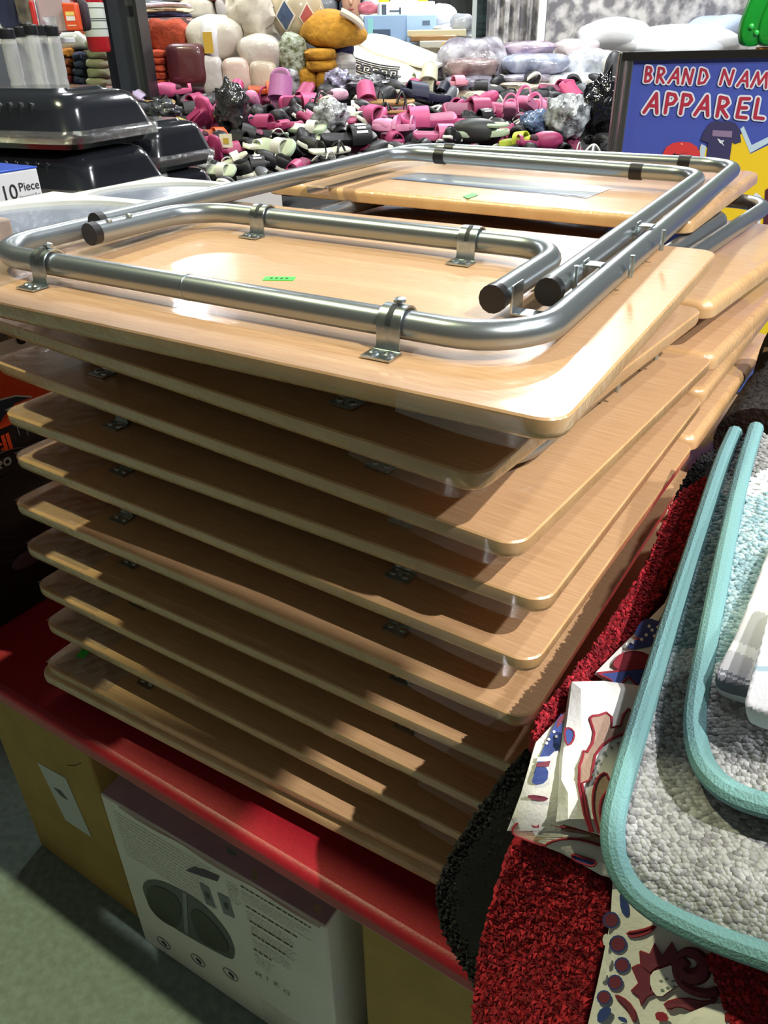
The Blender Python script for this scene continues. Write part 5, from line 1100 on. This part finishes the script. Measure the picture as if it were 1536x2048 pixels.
S = [
 ('clog', 250, 196, 78, 60, 0, -55, PINK, 'pink foam clog standing on its heel beside the dark column'),
 ('slide', 262, 226, 62, 200, 60, -40, LIL, 'lilac slide lying tilted below the upright pink clog'), ('slide', 288, 212, 58, 150, 30, -30, (206, 190, 232), 'paler lilac slide behind the tilted lilac one'),
 ('sneaker', 300, 238, 66, 20, 0, 10, (44, 48, 56), 'dark grey sneaker under the lilac slides'), ('slide', 216, 200, 70, 10, 20, 0, (110, 40, 40), 'maroon slide at the left end of the heap'),
 ('flip', 350, 258, 62, 40, 10, 20, (180, 160, 60), 'olive yellow slide at the left front of the heap'), ('slide', 376, 164, 64, 160, 10, -20, PINK, 'pink slide at the back of the heap under the maroon package'),
 ('clog', 346, 192, 70, 200, 0, 0, (196, 80, 128), 'pink clog facing left beside the big brown sole'), ('flip', 398, 198, 74, 170, 150, 0, BRN, 'dark brown slide turned sole up'),
 ('sandal', 318, 212, 60, 30, 20, 0, TAN, 'small tan strappy sandal left of the pink clog'), ('sandal', 340, 238, 70, 100, 20, 0, CHAR, 'charcoal strappy sandal under the pink clog'),
 ('sandal', 494, 178, 66, 30, 0, -12, LBL, 'light blue flip-flop with a black strap'), ('sandal', 474, 214, 74, -35, 40, 0, BLK_, 'glossy black sandal lying across the pink slides'),
 ('slide', 412, 238, 72, 250, 0, -60, PINK, 'pink slide nose up left of the glossy black sandal'), ('slide', 440, 246, 66, 300, 20, -40, DPINK, 'deep pink slide beside the glossy black sandal'),
 ('flip', 562, 206, 104, 70, 10, -70, MAUVE, 'long mauve slide standing upright in the heap'), ('ridge', 598, 208, 80, 25, 100, 0, (206, 80, 132), 'pink slide showing its ridged sole'),
 ('clog', 508, 214, 60, 260, 0, -30, PALE, 'pale pink clog left of the upright mauve slide'), ('slide', 532, 188, 62, 10, 20, 0, ORG, 'orange slide behind the mauve one'),
 ('clog', 396, 284, 76, 200, 0, -10, (204, 86, 138), 'pink clog at the front left of the heap'), ('slide', 424, 276, 60, 40, 60, 0, ORG, 'orange slide wedged against the front pink clog'),
 ('slide', 432, 310, 60, 250, 0, -70, DPINK, 'deep pink slide standing on end at the front left'), ('slide', 388, 316, 64, 200, 30, 0, DPINK, 'deep pink slide lowest at the front left'),
 ('slide', 545, 262, 84, 160, 0, 0, DPINK, 'deep pink slide below the mauve upright one'), ('clog', 500, 256, 70, 130, 30, 0, PINK, 'pink clog behind the black plastic bag'), ('slide', 580, 262, 60, 220, 40, 0, (170, 62, 110), 'dull pink slide left of the mint slide'),
 ('mint', 616, 266, 78, -25, 20, 0, MINT, 'mint green slide with a white strap in the middle of the heap'), ('mint', 556, 304, 98, -42, 50, 0, MINT, 'long mint green slide on its side near the tube frame'),
 ('mint', 440, 350, 78, -30, 40, 0, MINT, 'mint green slide at the front edge by the tube'), ('mint', 464, 330, 66, 20, 0, -20, CRM, 'cream slide at the front beside the mint one'),
 ('lettered', 500, 342, 74, 20, 0, 0, BLK_, 'black slide with white lettering at the very front left'), ('lettered', 698, 290, 104, 20, 20, 0, (24, 24, 28), 'black slide with white lettering right above the tube frame'),
 ('mint', 512, 300, 60, 60, 10, 0, CRM, 'cream slide with white strap between the black bag and the long mint slide'), ('sandal', 640, 216, 74, -60, 10, -20, CRM, 'cream strappy sandal with twisted straps right of the ridged sole'),
 ('sandal', 652, 246, 64, -80, 20, 0, (200, 170, 140), 'beige and red strappy sandal below the cream one'), ('mint', 690, 238, 70, 10, 0, 0, (196, 208, 182), 'pale green slide stack, upper one, in the middle'), ('mint', 700, 224, 66, 0, 0, 0, CRM, 'cream slide lying on the pale green one'),
 ('sneaker', 640, 172, 56, 40, 0, -20, (30, 30, 34), 'black fluffy slipper at the back under the mustard throws'), ('sandal', 660, 310, 80, 30, 10, 0, (210, 212, 190), 'pale strappy sandal in front of the lettered slide'),
 ('slide', 734, 212, 84, 100, 0, -50, PINK, 'pink slide standing on edge at the middle of the heap'), ('slide', 748, 240, 90, -60, 50, 0, (206, 92, 144), 'pink slide leaning below the edge-on one'),
 ('sneaker', 772, 186, 76, -20, 0, 10, (26, 28, 34), 'black slip-on with a dark opening behind the tan sandals'), ('sandal', 784, 212, 82, 0, 10, 0, TAN, 'tan sandal pair, upper one, beside the navy slide'), ('sandal', 790, 232, 76, 170, 10, 0, (176, 142, 92), 'tan sandal under the upper tan one'),
 ('slide', 850, 204, 96, 200, 0, -10, NAVY, 'wide navy slide above the big pink slide'), ('slide', 884, 196, 56, 60, 0, -40, (30, 34, 50), 'small dark navy slide at the right of the wide one'), ('flip', 858, 170, 74, 75, 0, -60, CRM, 'cream slide standing upright behind the navy one'),
 ('mint', 790, 156, 60, 100, 20, -40, MINT, 'mint slide upright under the greek key throw'), ('mint', 824, 168, 70, 20, 30, 0, (166, 192, 174), 'mint green slide left of the upright cream one'),
 ('slide', 856, 252, 104, 190, -20, 0, (212, 92, 146), 'big pink slide in the middle right above the tube frame'), ('maryjane', 786, 268, 80, 160, 10, 0, (222, 150, 190), 'pale pink bow shoe left of the big pink slide'), ('slide', 872, 282, 84, 10, 10, 0, (216, 110, 158), 'pink slide under the big pink one'),
 ('slide', 936, 232, 100, 15, 40, 0, DPINK, 'deep pink slide right of the big pink one'), ('clog', 966, 212, 60, 0, 0, -20, PINK, 'pink clog tip behind the deep pink slide'), ('lettered', 958, 246, 66, 25, 0, 0, (20, 20, 24), 'black slide with white lettering right of the big pink slide'),
 ('maryjane', 1020, 236, 80, 80, 0, 20, (222, 138, 178), 'pale pink child shoe, left one of the pair'), ('maryjane', 1068, 230, 96, 45, 0, 20, (224, 140, 180), 'pale pink child shoe, right one of the pair'),
 ('slide', 1142, 216, 92, 130, 30, -40, (190, 70, 116), 'pink slide opening upward right of the child shoes'), ('slide', 1172, 226, 80, 60, 10, -20, PINK, 'pink slide leaning on the black cloth near the sign'),
 ('mesh', 960, 278, 104, 180, 0, 0, (44, 48, 46), 'dark grey mesh slipper with a green rim just above the tube'), ('sneaker', 906, 286, 60, 60, 0, 10, (26, 26, 30), 'black and green slip-on left of the mesh slipper'), ('flip', 1032, 292, 66, -45, 10, -10, LIME, 'lime green slide end just above the tube'),
 ('clog', 1078, 296, 84, 10, 0, 0, DPINK, 'deep pink clog behind the tube right of the lime slide'), ('sneaker', 1098, 208, 60, 10, 0, 0, (60, 64, 72), 'grey sneaker between the child shoes and the pink slide'), ('sneaker', 1222, 170, 100, 80, 10, -70, (36, 38, 44), 'black and white sneaker standing on end beside the sign'),
 ('slide', 470, 192, 60, 80, 30, -30, (184, 70, 118), 'pink slide behind the glossy black sandal'), ('clog', 668, 200, 56, 30, 0, 0, (220, 170, 196), 'pale pink clog right of the ridged sole'), ('sneaker', 700, 176, 66, 0, 10, 0, (130, 134, 150), 'grey sneaker in plastic under the greek key throw'), ('slide', 905, 176, 60, 20, 0, 0, (226, 150, 170), 'pale pink slide behind the small navy one')]
for a in S: put(*a)
def clearbag(name, label, px, py, w, h, col, dark=False, up=.02):
    p = onplane(px, py, HP, HN); k = ((p-EYE) @ FW)/F; t = thing(name, label, 'bag', p+V3(0, 0, -.01))
    m = MB(); m.blob((0, 0, h*k*.4+up), (w*k/2, w*k*.4, h*k/2), 2.2, .22, 7, 26, 16, seed=int(px)); m.build('plastic', M(col, .16, rgb2=tuple(c*.4 for c in col), scale=26, coat=1, crough=.06, bump=.8, bscale=34), t, smooth=80)
clearbag('plastic_bag', 'black plastic bag of shoes at the left front of the heap', 468, 262, 64, 86, (62, 62, 64)); clearbag('plastic_bag', 'silvery plastic bag in the middle of the heap', 664, 262, 66, 56, (200, 204, 210))
clearbag('plastic_bag', 'clear plastic bag at the far front left beside the roaster pans', 396, 346, 66, 36, (176, 178, 176)); clearbag('plastic_bag', 'silver crinkled plastic bag above the tube at the right', 1130, 272, 84, 76, (206, 212, 218))
clearbag('plastic_bag', 'blue plastic bag left of the silver one', 1070, 268, 60, 40, (120, 144, 188)); clearbag('plastic_bag', 'grey clear bag under the greek key throw', 735, 186, 80, 30, (170, 172, 182)); clearbag('plastic_bag', 'lavender plastic bag behind the cream sandal', 676, 186, 50, 40, (176, 172, 206))
clearbag('black_cloth', 'black cloth bag slumped against the sign', 1196, 262, 76, 96, (20, 20, 24)); clearbag('plastic_bag', 'black and clear bag below the lilac slides', 330, 244, 56, 40, (86, 90, 96))
m = MB(); q = onplane(457, 304, HP, HN); m.box((0, 0, .03), (.05, .004, .05)); m.box((0, -.003, .03), (.022, .002, .022), mi=1); o = m.build('shoe_tag', [M((224, 220, 196), .6), M((190, 160, 60), .6)], None, smooth=0); o.location = (q+V3(0, -.03, .015)).tolist(); tag(o, 'small cream square tag with a gold print on the front left shoes', 'tag')
g = np.random.default_rng(11); FILL = [('slide', BLK_, 'black slide half buried in the shoe heap'), ('sneaker', (24, 24, 28), 'black sneaker half buried in the shoe heap'), ('clog', (32, 32, 36), 'black clog half buried in the shoe heap'), ('slide', DPINK, 'deep pink slide half buried in the shoe heap'), ('sandal', CHAR, 'charcoal sandal half buried in the shoe heap'), ('slide', (170, 64, 112), 'dusty pink slide half buried in the shoe heap'), ('sneaker', (96, 100, 108), 'grey sneaker half buried in the shoe heap'), ('mint', (150, 168, 150), 'dull green slide half buried in the shoe heap')]
for i, py in enumerate(np.arange(168, 372, 25.0)):
    for px in np.arange(230+(i % 2)*22, 1230, 46.0):
        if py > 300 and px > 720: continue
        if py > 330 and px > 560: continue
        k, c, lb = FILL[int(g.choice(len(FILL), p=[.2, .17, .1, .17, .1, .15, .06, .05]))]
        put(k, px+g.uniform(-12, 12), py+g.uniform(-6, 6), g.uniform(66, 84), g.uniform(0, 360), g.uniform(-40, 40), g.uniform(-40, 20), c, lb, lb.replace('half buried in the shoe heap', 'shoes buried in the heap'), up=-.04)
# ------------------------------------------------------------------ sign
YS = 1.95
def sp(px, py, l=0.0): return at(px, py, y=YS)-V3(0, l, 0)
tl = sp(1266, 121)
t = thing('sign_stand', 'blue sign reading BRAND NAME APPAREL in red, in a chrome frame stand', 'sign', (tl[0]+.45, YS, 0))
x0, x1, z0, z1 = tl[0], tl[0]+.92, .62, tl[2]
BLUE = M((62, 80, 165), .45, coat=.2); 
m = MB(); m.box(((x0+x1)/2, YS+.006, (z0+z1)/2), (x1-x0, .010, z1-z0)); m.build('sign_panel', BLUE, t, world=True)
CHR = M((150, 152, 150), .2, metal=.9)
m = MB(); m.box(((x0+x1)/2, YS+.004, z1+.008), (x1-x0+.05, .022, .016)); m.build('frame_rail', M((60, 58, 56), .25, metal=.7), t, world=True)
m = MB(); m.box(((x0+x1)/2, YS+.004, z0-.008), (x1-x0+.05, .022, .016)); m.build('frame_rail', M((60, 58, 56), .25, metal=.7), t, world=True)
for xa in (x0-.006, x0-.024, x1+.014):
    m = MB(); m.box((xa, YS+.004, (z1+.016)/2), (.014, .02, z1+.016)); m.build('frame_post', CHR, t, world=True, bevel=.003)
m = MB(); m.box(((x0+x1)/2, YS+.004, .012), (x1-x0+.1, .36, .024)); m.build('stand_foot', CHR, t, world=True)
def flat(px, mat, name, l, k=0, parent=None):
    P = chaikin(px, k) if k else px; m = MB(); tri = geometry.tessellate_polygon([[Vector((p[0], p[1], 0)) for p in P]]); m.add([sp(p[0], p[1], l) for p in P], [tuple(q) for q in tri]); return m.build(name, mat, t, smooth=0, world=True)
YEL = M((222, 190, 26), .5); LTB = M((176, 200, 214), .5); SRED = M((160, 30, 56), .5); SWH = M((206, 212, 222), .5)
flat([(1395, 340), (1400, 292), (1420, 296), (1440, 300), (1490, 262), (1500, 308), (1620, 250), (1620, 700), (1395, 700)], YEL, 'yellow_field', .0004)
flat([(1480, 258), (1487, 252), (1503, 290), (1560, 262), (1620, 226), (1620, 240), (1500, 306)], LTB, 'zigzag_edge', .0008); flat([(1400, 300), (1402, 288), (1412, 292), (1406, 330), (1398, 330)], LTB, 'zigzag_edge', .0008)
flat([(1488, 450), (1496, 400), (1512, 385), (1522, 392), (1520, 455), (1505, 465)], SWH, 'printed_shape', .0008); flat([(1494, 448), (1500, 402), (1512, 392), (1514, 448), (1505, 458)], SRED, 'printed_shape', .0012); flat([(1526, 450), (1530, 380), (1560, 360), (1620, 360), (1620, 520), (1540, 500)], M((70, 22, 34), .5), 'printed_shape', .0012)
cap = flat([(1325, 318), (1326, 306), (1332, 294), (1345, 286), (1362, 283), (1380, 285), (1393, 293), (1400, 306), (1400, 322), (1398, 336), (1326, 336)], M((196, 52, 54), .5), 'printed_cap', .0012)
flat([(1344, 309), (1348, 312), (1358, 311), (1376, 304), (1358, 309), (1351, 308), (1350, 305)], M((40, 20, 24), .5), 'swoosh_emblem', .0016); flat([(1360, 287), (1363, 286), (1366, 288), (1363, 290)], M((226, 150, 140), .5), 'cap_button', .0016)
flat([(1344, 320), (1352, 319), (1376, 321), (1376, 326), (1344, 326)], SWH, 'cap_print', .0016)
NAV = M((44, 42, 84), .6)
flat([(1428, 242), (1436, 241), (1447, 244), (1459, 242), (1470, 246), (1478, 256), (1482, 284), (1469, 288), (1464, 284), (1456, 340), (1408, 340), (1416, 286), (1401, 280), (1408, 262), (1418, 247)], NAV, 'printed_shirt', .0012)
flat([(1425, 260), (1464, 262), (1463, 275), (1424, 272)], M((128, 110, 140), .6), 'shirt_print', .0016)
for o_, s_ in (((1434, 278), 1.0), ((1438, 321), 1.5)):
    flat([(o_[0]+a*s_, o_[1]+b*s_) for a, b in ((0, -1), (4, 0), (8, 3), (13, 2), (14, 4), (10, 6), (12, 10), (14, 13), (12, 13), (9, 9), (5, 8), (3, 4))], SWH, 'leaping_cat_emblem', .0016)
GL = {'A': [[(0, 0), (.52, 1), (.8, 0)], [(.18, .36), (.7, .36)]], 'B': [[(.05, 0), (.05, 1)], [(.05, 1), (.5, .97), (.68, .78), (.5, .58), (.05, .53)], [(.05, .53), (.55, .48), (.78, .26), (.5, .04), (.05, 0)]], 'R': [[(.05, 0), (.05, 1)], [(.05, 1), (.55, .95), (.72, .74), (.5, .54), (.05, .48)], [(.2, .48), (.8, 0)]], 'N': [[(.02, 0), (.08, 1), (.72, .02), (.8, 1)]], 'D': [[(.05, 0), (.05, 1)], [(.05, 1), (.5, .9), (.78, .5), (.55, .1), (.05, 0)]], 'M': [[(0, 0), (.2, 1), (.48, .2), (.8, 1), (1, 0)]], 'E': [[(.75, 1), (.1, .98), (.05, .02), (.75, .0)], [(.08, .5), (.65, .52)]], 'P': [[(.05, 0), (.05, 1)], [(.05, 1), (.6, .96), (.78, .74), (.55, .5), (.05, .44)]], 'L': [[(.08, 1), (.05, .02), (.75, 0)]]}
def glyph(ch, x, y, w, h, r, rw, word):
    """painted letter: red strokes on a pale outline; x, y the foot of the letter on the panel"""
    k = 1.0/ (F/((sp(1400, 200)-EYE) @ FW))
    for rad, mat, l, nm in ((rw, SWH, .0010, 'letter_outline'), (r, SRED, .0016, 'letter_stroke')):
        m = MB(); j = 0
        for st_ in GL[ch]:
            P = [np.array((x+(a+.26*b)*w, y-b*h+a*w*.06)) for a, b in st_]
            for i, p in enumerate(P):
                m.add([sp(*(p+rad*V3(math.cos(a), math.sin(a), 0)[:2]), l+j*.00001) for a in np.linspace(0, 6.283, 12, endpoint=False)], [tuple(range(12))]); j += 1
                if i+1 < len(P):
                    d = P[i+1]-p; nn = np.array([-d[1], d[0]])/np.linalg.norm(d)*rad
                    m.add([sp(*q, l+j*.00001) for q in (p+nn, P[i+1]+nn, P[i+1]-nn, p-nn)], [(0, 1, 2, 3)]); j += 1
        m.build(nm, mat, t, smooth=0, world=True)
cw = lambda X, Y: (1150+X/3.98, Y/3.98)
for ch, X, Y, w_ in (('B', 553, 648, 62), ('R', 648, 654, 68), ('A', 742, 658, 96), ('N', 852, 664, 84), ('D', 978, 664, 84), ('N', 1152, 670, 104), ('A', 1290, 682, 100), ('M', 1400, 690, 118), ('E', 1560, 700, 90)):
    x, y = cw(X, Y); glyph(ch, x, y, w_/3.98, 116/3.98, 2.5, 5.6, 'BRAND NAME')
for ch, X, Y, w_ in (('A', 548, 892, 128), ('P', 712, 896, 96), ('P', 834, 902, 96), ('A', 952, 912, 128), ('R', 1124, 924, 104), ('E', 1282, 932, 104), ('L', 1424, 938, 96)):
    x, y = cw(X, Y); glyph(ch, x, y, w_/3.98, 152/3.98, 3.4, 7.0, 'APPAREL')
# green plastic hinge toy at the top right corner
gq = at(1512, 94, y=1.98)
t = thing('green_clip', 'big bright green plastic clip hanging into the top right corner above the sign', 'clip', (gq[0], 2.0, z1+.016))
GRN = M((22, 158, 52), .3, coat=.4)
def lobe(ax, bx, tz, th, y0):
    p = chaikin([(-.030+ax, .006), (-.036+ax, .035), (-.028+ax, .075), (.0+bx, tz), (.035+bx, tz), (.012+ax+.02, .06), (.022+ax, .02), (.010+ax, .0), (-.015+ax, -.002)], 2)
    m = MB(); L = []
    for y, s in ((y0-th, .94), (y0-th*.8, 1), (y0+th*.8, 1), (y0+th, .94)): c_ = p.mean(0); L.append(np.c_[(c_+(p-c_)*s)[:, 0], np.full(len(p), y), (c_+(p-c_)*s)[:, 1]+.006])
    m.loops(L); return m
lobe(.0, .012, .22, .012, 0).build('jaw', GRN, t, smooth=60); lobe(.036, .06, .22, .014, -.004).build('jaw', GRN, t, smooth=60)
for x, z in ((-.016, .042), (-.002, .030)):
    m = MB(); m.blob((x, -.013, z), (.006, .004, .006), 2, nu=12, nv=8); m.build('rivet', M((60, 200, 90), .25, coat=.5), t)
m = MB(); m.box((.028, .0, -.004), (.03, .02, .014)); m.build('paper_tab', M((216, 130, 40), .6), t)
